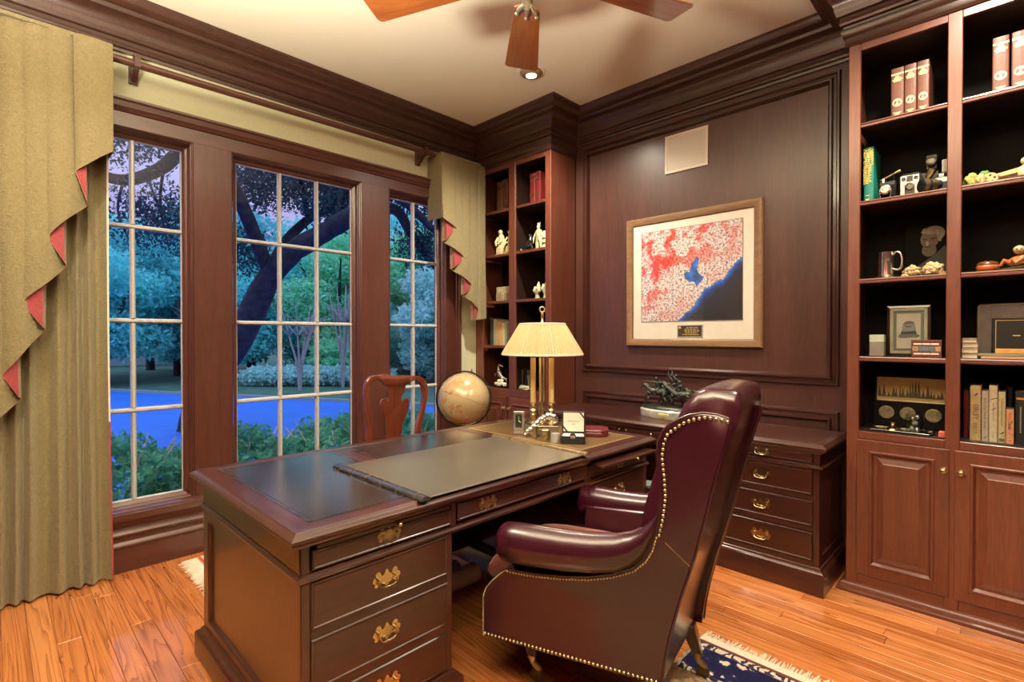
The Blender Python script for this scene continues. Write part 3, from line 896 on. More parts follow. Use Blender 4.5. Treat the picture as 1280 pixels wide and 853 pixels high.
A_, B_ = resample(ol, 90), resample(il, 90)
mb = MB()
mb.loft([[FS(a[0], a[1], -.014), FS(a[0], a[1], .010), FS(a[0] + (b[0] - a[0]) * .15, a[1] + (b[1] - a[1]) * .15, .016), FS(a[0] + (b[0] - a[0]) * .85, a[1] + (b[1] - a[1]) * .85, .016), FS(b[0], b[1], .010), FS(b[0], b[1], -.014)] for a, b in zip(A_, B_)], True, True)
M['chair_wood'] = wood('red_chair_wood', (.15, .034, .015), (.075, .017, .009), 'z', rough=.25, coat=.6, coat_r=.1)
mb.build('back_frame', M['chair_wood'], sc, smooth=40)
sp = [(1.842, 1.008), (1.845, .97), (1.866, .923), (1.857, .894), (1.845, .913), (1.830, .917), (1.814, .910), (1.804, .893), (1.802, .877), (1.819, .838), (1.836, .776), (1.844, .662), (1.848, .46), (1.955, .46), (1.958, .658), (1.972, .729), (1.999, .78), (2.022, .832), (2.028, .872), (2.020, .893), (2.006, .903), (1.990, .901), (1.976, .890), (1.967, .884), (1.963, .915), (1.99, .952), (1.999, .998)]
MB().prism(sp, FS, -.010, .008).build('splat', M['chair_wood'], sc, bev=.003)
MB().prism([(1.70, .44), (2.12, .44), (2.16, .49), (1.66, .49)], lambda a, b, h: (h, a, b), -2.99, -2.60).build('seat', M['seat_red'], sc, bev=.012)
MB().cbox(-2.985, -2.605, 1.685, 2.135, .385, .438, .006).build('seat_rail', M['chair_wood'], sc)
for x, yy, s in ((-2.62, 1.71, 1), (-2.62, 2.11, 1), (-2.975, 1.72, -1), (-2.975, 2.09, -1)):
    pts = smooth_path([(x, yy, .40), (x + .012 * s, yy, .30), (x, yy, .15), (x + .01 * s, yy, .04), (x + .02 * s, yy, .006)], 4)
    MB().tube(pts, [.026 - .014 * i / (len(pts) - 1) for i in range(len(pts))], 10).build('leg', M['chair_wood'], sc, smooth=60)

# ------------------------------------------------------------------ bouillotte lamp
LX, LY = -2.123, 2.425
lamp = thing('desk_lamp', 'lit brass candlestick desk lamp with pleated cream shade', 'lamp', (LX, LY, .7757))
RT = Vector((.712, .702, 0))       # across the picture
MB().lathe([(.001, .776), (.125, .776), (.128, .780), (.120, .786), (.105, .786), (.055, .790), (.030, .800), (.018, .812), (.001, .814)], (LX, LY, 0), 40).build('base', M['brass'], lamp, smooth=50)
MB().lathe([(.010, .80), (.012, .84), (.0085, .86), (.0085, 1.195), (.016, 1.20), (.016, 1.212), (.007, 1.215), (.007, 1.41), (.001, 1.41)], (LX, LY, 0), 16).build('stem', M['brass'], lamp, smooth=40)
dirs = [RT, -RT, Vector((-RT.y, RT.x, 0))]
for d in dirs:
    p = Vector((LX, LY, 0)) + d * .057
    mb = MB().lathe([(.001, .776), (.040, .779), (.043, .786), (.030, .793), (.020, .800), (.017, .835), (.020, .842), (.017, .848), (.019, .862), (.023, .868), (.019, .874), (.017, .895), (.022, .905), (.036, .910), (.037, .914), (.020, .916), (.001, .916)], p, 20)
    mb.build('candle_cup', M['brass'], lamp, smooth=40)
    c = MB().lathe([(.001, .914), (.0165, .914), (.0165, 1.200), (.001, 1.201)], p, 16).build('candle', M['candle'], lamp, smooth=40)
    MB().lathe([(.020, 1.196), (.021, 1.204), (.012, 1.212), (.005, 1.222), (.001, 1.224)], p, 16).tube([p + Vector((0, 0, 1.206)), Vector((LX, LY, 1.206))], .004, 8).build('candle_cap', M['brass'], c, smooth=50)
t = NT('pleated_shade')
v = coords(t, (1, 1, 1), False)
nz = t.n('TexNoise', Vector=v, Scale=60.0)
col = t.ramp(nz.outputs[0], [(.3, (.56, .43, .25)), (.7, (.66, .52, .31))])
pr0 = t.bsdf(col, .8)
tl = t.n('BsdfTranslucent', Color=(.80, .60, .34, 1))
mx = t.n('MixShader', i0=.14, i1=pr0.outputs[0], i2=tl.outputs[0])
M['shade'] = t.done(mx.outputs[0])
rip = lambda j, r: (.0045 * r / .2 if j % 2 else -.0045 * r / .2)
sh = MB().lathe([(.252, 1.220), (.225, 1.267), (.197, 1.314), (.170, 1.361), (.143, 1.406)], (LX, LY, 0), 168, cap=False, rip=rip).build('shade', M['shade'], lamp)
MB().lathe([(.256, 1.212), (.257, 1.218), (.252, 1.224), (.249, 1.218)], (LX, LY, 0), 64, cap=False).lathe([(.146, 1.400), (.147, 1.408), (.142, 1.411), (.140, 1.404)], (LX, LY, 0), 64, cap=False).build('shade_rim', M['cream'], sh, smooth=60)
rb = MB()
for q in range(8):
    a = 2 * PI * q / 8 + .2
    rb.tube([(LX + .2555 * math.cos(a), LY + .2555 * math.sin(a), 1.220), (LX + .146 * math.cos(a), LY + .146 * math.sin(a), 1.405)], .0017, 5)
rb.build('shade_ribs', M['cream'], sh)
sp_ = MB()
for q in range(3):
    a = 2 * PI * q / 3
    sp_.tube([(LX, LY, 1.398), (LX + .143 * math.cos(a), LY + .143 * math.sin(a), 1.404)], .002, 6)
sp_.build('spider', M['brass'], lamp)
fin = MB().lathe([(.013, 1.405), (.016, 1.412), (.012, 1.42), (.0085, 1.425), (.0085, 1.478), (.012, 1.482), (.001, 1.486)], (LX, LY, 0), 16)
fin.tube([(LX + RT.x * .016 * math.cos(a), LY + RT.y * .016 * math.cos(a), 1.498 + .016 * math.sin(a)) for a in [2 * PI * i / 16 for i in range(17)]], .005, 8)
fin.build('finial', M['brass'], lamp, smooth=50)
lb = emitter('lamp_bulb', (1, .80, .50), 22.0)
for s in (-1, 1):
    p = Vector((LX, LY, 0)) + RT * (.042 * s)
    MB().sphere(p + Vector((0, 0, 1.265)), .022, 14, 10, (1, 1, 1.25)).build('bulb', lb, lamp, smooth=80)
    MB().tube([p + Vector((0, 0, 1.24)), p + Vector((0, 0, 1.215)), (LX, LY, 1.212)], [.012, .012, .008], 8).build('socket', M['brass'], lamp, smooth=50)
    ld = bpy.data.lights.new('lamp_light', 'POINT'); ld.energy = LAMP_POWER; ld.color = (1, .74, .42); ld.shadow_soft_size = .03
    lo = bpy.data.objects.new('lamp_light', ld); COL.objects.link(lo); lo.parent = lamp
    lo.location = WM[lamp].inverted() @ (p + Vector((0, 0, 1.300)))

# ------------------------------------------------------------------ floor globe
GX, GY, GZ, GR = -3.10, 2.605, .838, .203
gl = thing('globe', 'antique coloured globe in a dark meridian ring beside the corner bookcase', 'globe', (GX, GY, 0))
t = NT('globe_map')
v = coords(t, (1, 1, 1), False)
n1 = t.n('TexNoise', Vector=v, Scale=5.2, Detail=8.0, Roughness=.62)
n2 = t.n('TexNoise', Vector=v, Scale=9.0, Detail=3.0)
land = t.ramp(n2.outputs[0], [(.30, (.34, .25, .11)), (.45, (.46, .34, .15)), (.6, (.42, .20, .07)), (.75, (.22, .24, .13))])
m_ = t.ramp(n1.outputs[0], [(.505, (0, 0, 0)), (.515, (1, 1, 1))])
mx = t.n('Mix', _data_type='RGBA'); t.t.links.new(m_, mx.inputs[0]); mx.inputs[6].default_value = (.46, .36, .20, 1); t.t.links.new(land, mx.inputs[7])
sep = t.n('SeparateXYZ', Vector=coords(t, (1, 1, 1), False))
M['globe'] = t.done(t.bsdf(mx.outputs[2], .25, 0, .7, .08).outputs[0])
gs = MB().sphere((GX, GY, GZ), GR, 48, 32).build('sphere', M['globe'], gl, smooth=80)
tilt = Vector((.10, .35, .93)).normalized(); e1 = tilt.cross(Vector((1, 0, 0))).normalized(); e2 = tilt.cross(e1)
C0 = Vector((GX, GY, GZ))
MB().tube([C0 + (e1 * math.cos(a) + e2 * math.sin(a)) * (GR + .0003) for a in [2 * PI * i / 64 for i in range(65)]], .0012, 5, cap=False).build('equator_line', M['frame_oak'], gs)
side = Vector((.712, .702, 0))
MB().loft([[C0 + (side * math.cos(a) + Vector((0, 0, 1)) * math.sin(a)) * r + Vector((-side.y, side.x, 0)) * h for r, h in ((GR + .006, -.006), (GR + .018, -.006), (GR + .018, .006), (GR + .006, .006))] for a in [2 * PI * i / 72 for i in range(73)]], True, False).build('meridian_ring', M['gun'], gl, smooth=40)
MB().tube([C0 + side * .06 + Vector((0, 0, GR - .005)), C0 + side * .066 + Vector((0, 0, GR + .030))], .006, 8).build('axis_pin', M['brass_old'], gl, smooth=60)
MB().lathe([(.022, .60), (.030, .58), (.020, .55), (.035, .48), (.038, .40), (.020, .33), (.032, .28), (.034, .22), (.001, .20)], (GX, GY, 0), 20).build('pedestal', M['mah_z'], gl, smooth=50)
for q in range(3):
    a = 2 * PI * q / 3 + .5
    pts = smooth_path([(GX + r * math.cos(a), GY + r * math.sin(a), z) for r, z in ((.02, .26), (.09, .25), (.17, .12), (.22, .02), (.25, .014))], 5)
    MB().tube(pts, [.022 - .010 * i / (len(pts) - 1) for i in range(len(pts))], 8).build('leg', M['mah_z'], gl, smooth=60)

# ------------------------------------------------------------------ ceiling fan
FXc, FYc, FZb = -1.27, 1.385, 2.655
fan = thing('ceiling_fan', 'ceiling fan with warm brown wooden blades cropped by the top of the picture', 'ceiling fan', (FXc, FYc, ZC))
MB().lathe([(.001, 3.18), (.075, 3.18), (.07, 3.15), (.03, 3.12), (.014, 3.11), (.014, 2.86), (.05, 2.85), (.11, 2.83), (.125, 2.79), (.125, 2.74), (.10, 2.70), (.06, 2.685), (.001, 2.68)], (FXc, FYc, 0), 36).build('motor', M['brass_old'], fan, smooth=50)
M['iron'] = plain('fan_bracket_metal', (.66, .64, .46), .3, metal=.8, noise=.2)
blades = []
for q in range(5):
    a = math.radians(136.4 - 70.6 * q if q < 2 else (207 + 72 * (q - 2)))
    e = Vector((math.cos(a), math.sin(a), 0)); n_ = Vector((-e.y, e.x, 0)); pit = math.radians(9)
    def bl(r, w, h): return Vector((FXc, FYc, FZb)) + e * r + n_ * w * math.cos(pit) + Vector((0, 0, 1)) * (w * math.sin(pit) + h)
    ou = [(.215, -.052), (.66, -.082)] + [(.655 + .022 * math.sin(t_), -.060 - .022 * math.cos(t_)) for t_ in (.5, 1.0, 1.4)] + [(.655 + .022 * math.sin(t_), .060 + .022 * math.cos(t_)) for t_ in (1.4, 1.0, .5)] + [(.66, .082), (.215, .052), (.20, .03), (.20, -.03)]
    bm_ = MB(); nn = len(ou)
    # build in blade space so the grain runs along it
    b = bpy.data.objects.new('blade', None)
    vs = [(r, w, 0) for r, w in ou] + [(r, w, .008) for r, w in ou]
    me = bpy.data.meshes.new('blade')
    me.from_pydata(vs, [], [tuple(range(nn)), tuple(range(2 * nn - 1, nn - 1, -1))] + [(i, (i + 1) % nn, nn + (i + 1) % nn, nn + i) for i in range(nn)])
    recalc(me); me.materials.append(M['fan_x'])
    b = bpy.data.objects.new('blade', me); COL.objects.link(b); b.parent = fan
    ml = Matrix.Translation((0, 0, FZb - ZC)) @ Matrix.Rotation(a, 4, 'Z') @ Matrix.Rotation(pit, 4, 'X')
    b.matrix_local = ml
    WM[b] = WM[fan] @ ml
    md = b.modifiers.new('bevel', 'BEVEL'); md.width = .002; md.segments = 2
    ir = MB()
    ir.tube([bl(.10, 0, .045), bl(.16, 0, .012), bl(.20, 0, -.004)], [.016, .013, .012], 8, flat=1.6)
    for w in (-.034, 0, .034):
        ir.tube([bl(.18, w * .4, -.005), bl(.215, w, -.006), bl(.255 - abs(w) * .5, w * 1.15, -.006)], [.007, .010, .004], 8)
        ir.sphere(bl(.262 - abs(w) * .5, w * 1.2, -.005), .009, 8, 6)
    ir.build('blade_iron', M['iron'], b, smooth=60)

# ------------------------------------------------------------------ framed satellite print
pf = thing('framed_picture', 'oak framed red and blue aerial print with white mat and plaque on the panelled wall', 'picture', (-1.665, 3.497, 1.735))
PX0, PX1, PZ0, PZ1 = -2.172, -1.168, 1.254, 2.224
MB().rings(FY(Y1 - .002), PX0, PX1, PZ0, PZ1, [(0, 0), (0, .022), (.006, .030), (.014, .031), (.034, .024), (.044, .022), (.052, .016), (.056, .012)], cap=False).build('frame', M['frame_oak'], pf, smooth=30)
MB().box(PX0 + .03, PX1 - .03, Y1 - .012, Y1 - .003, PZ0 + .03, PZ1 - .03).build('mat', M['cream'], pf)
ax0, ax1, az0, az1 = -2.045, -1.297, 1.440, 2.110
t = NT('aerial_print')
tc = t.n('TexCoord'); sp3 = t.n('SeparateXYZ', Vector=tc.outputs['Generated'])
u, w = sp3.outputs[0], sp3.outputs[2]
big = t.n('TexNoise', Vector=tc.outputs['Generated'], Scale=4.0, Detail=8.0, Roughness=.7)
fine = t.n('TexNoise', Vector=tc.outputs['Generated'], Scale=46.0, Detail=5.0, Roughness=.8)
redm = t.n('MapRange', Value=big.outputs[0], **{'From Min': .485, 'From Max': .545})
landc = t.ramp(fine.outputs[0], [(.36, (.01, .10, .085)), (.43, (.16, .12, .09)), (.50, (.70, .58, .57)), (.57, (.86, .83, .86)), (.66, (.90, .93, .97))])
redc = t.ramp(fine.outputs[0], [(.33, (.16, .01, .01)), (.5, (.62, .03, .02)), (.66, (.80, .25, .20))])
topm = t.n('Math', i0=w, i1=u, _operation='SUBTRACT')
tm = t.n('MapRange', Value=topm.outputs[0], **{'From Min': -.55, 'From Max': .35})
rm = t.n('Math', i0=redm.outputs[0], i1=tm.outputs[0], _operation='MULTIPLY')
lm = t.n('Mix', _data_type='RGBA'); t.t.links.new(rm.outputs[0], lm.inputs[0]); t.t.links.new(landc, lm.inputs[6]); t.t.links.new(redc, lm.inputs[7])
# sea: below a wandering coastline from the bottom (u=.37) to the right edge (w=.62)
wob = t.n('MapRange', Value=big.outputs[0], **{'From Min': .3, 'From Max': .7, 'To Min': -.07, 'To Max': .07})
cu_ = t.n('Math', i0=u, i1=-.98, i2=.365, _operation='MULTIPLY_ADD')
sd = t.n('Math', i0=w, i1=cu_.outputs[0], _operation='ADD')
sd2 = t.n('Math', i0=sd.outputs[0], i1=wob.outputs[0], _operation='ADD')
seac = t.ramp(t.n('MapRange', Value=sd2.outputs[0], **{'From Min': -.24, 'From Max': .02}).outputs[0], [(.0, (.012, .011, .016)), (.55, (.012, .016, .035)), (.78, (.01, .05, .30)), (.95, (.03, .20, .60)), (1, (.25, .45, .6))])
sm = t.n('Math', i0=sd2.outputs[0], i1=.012, _operation='LESS_THAN')
m2 = t.n('Mix', _data_type='RGBA'); t.t.links.new(sm.outputs[0], m2.inputs[0]); t.t.links.new(lm.outputs[2], m2.inputs[6]); t.t.links.new(seac, m2.inputs[7])
# the blue inlet
du = t.n('Math', i0=u, i1=-.56, _operation='ADD'); dw = t.n('Math', i0=w, i1=-.46, _operation='ADD')
sk = t.n('Math', i0=du.outputs[0], i1=dw.outputs[0], _operation='SUBTRACT')
sk2 = t.n('Math', i0=du.outputs[0], i1=.15, i2=0.0, _operation='MULTIPLY_ADD')
q1 = t.n('Math', i0=du.outputs[0], i1=2.0, _operation='POWER'); q2 = t.n('Math', i0=dw.outputs[0], i1=2.0, _operation='POWER')
q3 = t.n('Math', i0=q1.outputs[0], i1=5.0, i2=q2.outputs[0], _operation='MULTIPLY_ADD')
q4 = t.n('Math', i0=wob.outputs[0], i1=.30, i2=q3.outputs[0], _operation='MULTIPLY_ADD')
im = t.n('Math', i0=q4.outputs[0], i1=-1.0, _operation='LESS_THAN')
m3 = t.n('Mix', _data_type='RGBA'); t.t.links.new(im.outputs[0], m3.inputs[0]); t.t.links.new(m2.outputs[2], m3.inputs[6])
inl = t.ramp(fine.outputs[0], [(.35, (.005, .03, .18)), (.5, (.01, .12, .50)), (.65, (.08, .40, .70))]); t.t.links.new(inl, m3.inputs[7])
M['print'] = t.done(t.bsdf(m3.outputs[2], .6).outputs[0])
pr2 = MB().box(ax0, ax1, Y1 - .0135, Y1 - .0118, az0, az1).build('print', M['print'], pf)
inlet = [(.58, .677), (.606, .65), (.590, .59), (.585, .53), (.612, .48), (.650, .45), (.634, .42), (.60, .385), (.58, .355), (.565, .40), (.54, .415), (.515, .405), (.477, .44), (.45, .50), (.48, .525), (.505, .515), (.520, .56), (.532, .61), (.555, .63)]
MB().prism([(ax0 + a * (ax1 - ax0), az0 + b * (az1 - az0)) for a, b in inlet], FY(Y1 - .0135), -.0002, .0004).build('printed_inlet', plain('inlet_blue', (.012, .10, .42), .6, noise=.7, nscale=22), pr2)
MB().rings(FY(Y1 - .012), ax0 - .004, ax1 + .004, az0 - .004, az1 + .004, [(0, 0), (.001, .003), (.0035, .0018), (.004, 0)], cap=False).build('mat_bevel', plain('mat_core', (.22, .20, .17), .7), pf)
pq = MB().cbox(-1.755, -1.565, Y1 - .016, Y1 - .012, 1.322, 1.412, .002).build('plaque', plain('plaque_rim', (.45, .47, .42), .4, metal=.5), pf)
MB().box(-1.747, -1.573, Y1 - .0172, Y1 - .0158, 1.330, 1.404).build('plaque_face', plain('plaque_black', (.02, .02, .012), .35), pq)
ln = MB()
for k, (wd, off) in enumerate([(.07, .004), (.09, .0), (.10, .003), (.075, .0), (.12, .0)]):
    zz = 1.392 - k * .0125
    x = -1.652 + off - wd / 2
    while x < -1.652 + off + wd / 2:
        L = R.uniform(.008, .022); ln.box(x, x + L, Y1 - .0178, Y1 - .0171, zz - .0025, zz + .0025); x += L + .005
ln.lathe([(.001, 0), (.009, 0), (.009, .0007), (.001, .0007)], (-1.733, 1.392, 0), 14)
n_l = len(ln.v)
for k in range(n_l - 56, n_l):
    a, b, c = ln.v[k]; ln.v[k] = (a, Y1 - .0171 - c, b)
ln.build('engraved_lines', M['gold'], pq, kind='stuff')
MB().box(PX0 + .05, PX1 - .05, Y1 - .0215, Y1 - .0195, PZ0 + .05, PZ1 - .05).build('glazing', M['picture_glass'], pf)

# wall speaker
spk = thing('wall_speaker', 'cream square speaker grille set flush in the panelled wall', 'speaker', (-1.697, 3.497, 2.66))
MB().rings(FY(Y1 - .001), -1.858, -1.536, 2.520, 2.796, [(0, 0), (.0, .007), (.003, .009), (.014, .009), (.018, .005)], cap=False).build('frame', M['white'], spk)
MB().box(-1.842, -1.552, Y1 - .007, Y1 - .002, 2.536, 2.780).build('grille', M['grille'], spk)

# ------------------------------------------------------------------ rugs
def rug(name, label, x0, x1, y0, y1, ends, field, border, stripe, bandw):
    r = thing(name, label, 'rug', ((x0 + x1) / 2, (y0 + y1) / 2, 0))
    t = NT(name + '_field')
    v = coords(t, (1, 1, 1), False)
    vo = t.n('TexVoronoi', Vector=v, Scale=16.0); nz = t.n('TexNoise', Vector=v, Scale=38.0, Detail=4.0)
    c = t.ramp(nz.outputs[0], field)
    bp = t.n('Bump', Strength=.4, Height=nz.outputs[0], Distance=.004)
    mf = t.done(t.bsdf(c, .95, normal=bp.outputs[0], spec=.1).outputs[0])
    MB().cbox(x0, x1, y0, y1, .0005, .010, .003).build('pile', mf, r)
    if border:
        t = NT(name + '_border')
        v = coords(t, (1, 1, 1), False)
        mp = t.n('Mapping', Vector=v, Scale=(1, 1, 0))
        vo = t.n('TexVoronoi', Vector=mp.outputs[0], Scale=13.0)
        vo2 = t.n('TexVoronoi', Vector=mp.outputs[0], Scale=44.0)
        nz = t.n('TexNoise', Vector=mp.outputs[0], Scale=30.0, Detail=3.0)
        ad = t.n('Math', i0=vo.outputs[0], i1=nz.outputs[0], _operation='ADD')
        c = t.ramp(ad.outputs[0], border)
        mb_ = t.done(t.bsdf(c, .95, spec=.1).outputs[0])
        MB().box(x0 + .02, x1 - .02, y1 - .055 - bandw, y1 - .055, .0098, .0112).build('border_band', mb_, r)
        t = NT(name + '_guard')
        v = coords(t, (1, 1, 1), False)
        wv = t.n('TexWave', Vector=v, Scale=9.0, Distortion=9.0, **{'Detail Scale': 3.0})
        c = t.ramp(wv.outputs[0], [(.42, (.60, .52, .40)), (.5, (.03, .03, .06))])
        mg = t.done(t.bsdf(c, .95, spec=.1).outputs[0])
        MB().box(x0 + .02, x1 - .02, y1 - .052, y1 - .022, .0098, .0113).box(x0 + .02, x1 - .02, y1 - .088 - bandw, y1 - .058 - bandw, .0098, .0113).build('guard_stripe', mg, r)
    ms = plain(name + '_stripe', stripe, .95, noise=.1)
    for yy, sg in ends:
        MB().box(x0, x1, yy - sg * .020, yy - sg * .004, .0098, .0114).build('end_stripe', ms, r)
        MB().cbox(x0, x1, yy - .002 if sg > 0 else yy - .045, yy + .045 if sg > 0 else yy + .002, .0006, .006, .002).build('kilim_end', M['fringe'], r)
        fr = MB(); x = x0
        while x < x1:
            L = R.uniform(.035, .062); dx = R.uniform(-.008, .008); z = R.uniform(.002, .005)
            b0 = yy + sg * .04
            fr.add([(x, b0, .003), (x + .006, b0, .003), (x + .005 + dx, b0 + sg * L, .001), (x + .001 + dx, b0 + sg * L, .001), (x + .003, b0 + sg * .012, z + .003)], [(0, 1, 4), (1, 2, 4), (2, 3, 4), (3, 0, 4)])
            x += .0062
        fr.build('fringe', M['fringe'], r, kind='stuff', fix=False)
    return r


M['fringe'] = plain('rug_fringe', (.72, .61, .47), .95, noise=.12, nscale=60)
rug('rug', 'oriental rug with navy border and cream fringe under the wing chair', -.985, .85, -.5, 2.165, [(2.165, 1)],
    [(.35, (.20, .13, .07)), (.5, (.38, .27, .15)), (.65, (.30, .17, .08))],
    [(.50, (.20, .03, .04)), (.56, (.62, .53, .42)), (.72, (.55, .47, .38)), (.76, (.02, .02, .07)), (1.0, (.012, .012, .045))], (.13, .03, .03), .16)
rug('rug', 'pale rug with a red end stripe and fringe between desk and windows', -3.485, -2.53, .85, 2.05, [(.85, -1)],
    [(.35, (.60, .48, .32)), (.65, (.70, .58, .42))], None, (.55, .07, .04), .1)
# ------------------------------------------------------------------ curtains
M['piping'] = plain('curtain_piping', (.46, .40, .24), .7)


def ribbon(secs, xs, ztop, nrow=26, ncol=9, amp=.005):
    """folded jabot: secs = [(y0, y1, hem0, hem1, forward)], xs = depth of each section"""
    cols = []
    for k, (ya, yb, ha, hb, fwd) in enumerate(secs):
        for i in range(ncol + (k == len(secs) - 1)):
            q = i / ncol
            bul = amp * math.sin(PI * q) * (1 if fwd else -.2)
            if fwd and k > 0:
                e = min(1, q / .52); bul -= .045 * (1 - e * e * (3 - 2 * e))
            nx = xs[k + 1] if k + 1 < len(xs) else xs[k]
            x = xs[k] + (nx - xs[k]) * (max(0, (q - .72) / .28) ** 2 if fwd else max(0, (q - .8) / .2) ** 2)
            tp = 1.0 if fwd else 1 - abs(2 * q - 1) ** 6
            sg = math.copysign(.004, yb - ya) * (1 - 2 * q) if not fwd else 0
            cols.append((ya + (yb - ya) * q + sg, x + bul, ha + (hb - ha) * q, fwd, tp))
    return cols


def cloth(cols, ztop, off, nrow=26):
    rings = []
    for y, x, h, fwd, tp in cols:
        o = off * (1 if fwd else -1) * tp
        ring = []
        for r in range(nrow):
            q = r / (nrow - 1)
            z = ztop + (h - ztop) * q
            ring.append((x + o + .010 * q * q * (1 if fwd else .6), y + .004 * math.sin(z * 5 + y * 30) * q, z))
        rings.append(ring)
    return MB().loft(rings, False, False)


def jabot(parent, secs, x_first, dx, ztop):
    xs = []
    x = x_first
    for s in secs:
        xs.append(x); x -= dx * (1.5 if s[4] else -.4)
    cols = ribbon(secs, xs, ztop)
    j = cloth(cols, ztop, .0).build('cascade', M['drape'], parent, smooth=60, fix=False)
    cloth(cols, ztop, -.0035).build('lining', M['lining'], j, smooth=60, fix=False)
    # cream piping along the stepped hem
    pts = [(x + .010 * (1 if f else .6) + (-.0016 if f else .0016), y + .004 * math.sin(h * 5 + y * 30), h) for y, x, h, f, tp in cols]
    MB().tube(pts, .0013, 5).build('piping', M['piping'], j, smooth=60, fix=False)
    return j


cu = thing('curtain', 'floor length olive curtain with rose lined cascade at the left edge', 'curtain', (-3.46, .0, 0))
ys = np.linspace(-.62, .445, 330)
ph = np.cumsum(.27 + .12 * np.sin(ys * 23) + .06 * np.sin(ys * 57 + 1))
rings = []
for i, yv in enumerate(ys):
    ring = []
    for r in range(34):
        q = r / 33
        z = 2.84 + (.012 - 2.84) * q
        am = .019 + .007 * q
        yy = yv + .012 * math.sin(q * 3 + yv * 9) * q
        ring.append((-3.503 - .002 * q + am * math.sin(ph[i] + .35 * math.sin(q * 4 + yv * 5)), yy, z))
    rings.append(ring)
dr = MB().loft(rings, False, False).build('drape', M['drape'], cu, smooth=70, fix=False)
rg = []
for r in range(34):
    q = r / 33
    ring = rings[-1][r]
    x0 = ring[0]
    rg.append([(x0 + .003, ring[1] - .004, ring[2]), (x0 + .004, ring[1] + .004, ring[2]), (x0 - .020, ring[1] + .005, ring[2]), (x0 - .020, ring[1] - .002, ring[2])])
MB().loft(rg[:24]).build('leading_edge', M['cream'], dr, smooth=60)
MB().loft(rg[23:]).build('lining_edge', M['lining'], dr, smooth=60)
secs = [(.447, .292, 2.285, 2.154, 1), (.292, .347, 2.154, 2.000, 0), (.347, .185, 2.000, 1.812, 1), (.185, .270, 1.812, 1.684, 0), (.270, .102, 1.684, 1.492, 1), (.102, .188, 1.492, 1.363, 0),
        (.188, .026, 1.363, 1.145, 1), (.026, .095, 1.145, 1.030, 0), (.095, -.075, 1.030, .830, 1), (-.075, .0, .830, .70, 0), (.0, -.62, .70, .62, 1)]
jabot(cu, secs, -3.345, .009, 2.842)
MB().loft([[(-3.345, .447, z), (-3.345, .451, z), (-3.590, .451, z), (-3.590, .447, z)] for z in (2.842, 2.285)]).build('return', M['drape'], cu)
MB().cbox(-3.595, -3.355, -.62, .446, 2.826, 2.846, .003).build('heading_board', M['drape'], cu)

cu2 = thing('curtain', 'short olive cascade with rose lining hanging beside the corner bookcase', 'curtain', (-3.46, 2.86, 0))
secs = [(2.622, 2.781, 2.310, 2.240, 1), (2.781, 2.652, 2.240, 2.128, 0), (2.652, 2.873, 2.128, 2.002, 1), (2.873, 2.749, 2.002, 1.904, 0), (2.749, 2.970, 1.904, 1.770, 1), (2.970, 2.869, 1.770, 1.693, 0),
        (2.869, 3.060, 1.693, 1.560, 1), (3.060, 2.990, 1.560, 1.470, 0), (2.990, 3.135, 1.470, 1.490, 1)]
jabot(cu2, secs, -3.392, .008, 2.852)
MB().loft([[(-3.392, 2.618, z), (-3.392, 2.622, z), (-3.590, 2.622, z), (-3.590, 2.618, z)] for z in (2.852, 2.31)]).build('return', M['drape'], cu2)
MB().cbox(-3.595, -3.395, 2.62, 3.06, 2.836, 2.858, .003).build('heading_board', M['drape'], cu2)

rod = thing('curtain_rod', 'brown wooden curtain rod on brackets above the three windows', 'curtain rod', (-3.48, 1.56, 2.845))
MB().tube([(-3.485, .4525, 2.835), (-3.485, 2.614, 2.848)], .021, 16).build('pole', M['trim_y'], rod, smooth=60)
for yy in (.575, 2.515):
    b = MB().cbox(-3.599, -3.575, yy - .022, yy + .022, 2.76, 2.90, .003)
    b.prism([(-3.576, 2.765), (-3.576, 2.88), (-3.455, 2.885), (-3.450, 2.86), (-3.458, 2.815), (-3.50, 2.812)], lambda a, c, h: (a, h, c), yy - .014, yy + .014)
    b.build('bracket', M['trim_y'], rod, bev=.002)

# ------------------------------------------------------------------ things on the desk
DT = .7757


def rot_face(x, y, z, rz, tilt=0):
    return Matrix.Translation((x, y, z)) @ Matrix.Rotation(rz, 4, 'Z') @ Matrix.Rotation(PI / 2 + tilt, 4, 'X')


def local(x, y, rz, z=DT):
    m = Matrix.Translation((x, y, z)) @ Matrix.Rotation(rz, 4, 'Z')
    return lambda a, b, c: tuple(m @ Vector((a, b, c)))


class LMB(MB):
    """shapes in a turned local frame"""
    def __init__(s, f): super().__init__(); s.fr = f
    def add(s, vs, fs): return super().add([s.fr(*p) for p in vs], fs)


rz = .72
f = local(-2.00, 2.085, rz)
ck = thing('desk_clock', 'small upright silver desk clock with a dark face at the left of the lamp', 'clock', (-2.00, 2.085, DT), rz)
LMB(f).cbox(-.031, .031, -.010, .016, 0, .132, .004).build('case', M['silver'], ck)
LMB(f).cbox(-.019, .019, -.0125, -.008, .040, .116, .002).build('dial', plain('clock_dial', (.02, .025, .015), .25, coat=.5), ck)
LMB(f).lathe([(.001, -.012), (.004, -.012), (.004, -.009), (.001, -.009)], (0, 0, .1235), 10, axis='y').build('alarm_button', M['gun'], ck)
h = LMB(f)
h.tube([(0, -.0132, .078), (0, -.0132, .102)], .0012, 5).tube([(0, -.0132, .078), (.011, -.0132, .070)], .0014, 5)
h.build('hands', M['gold'], ck)

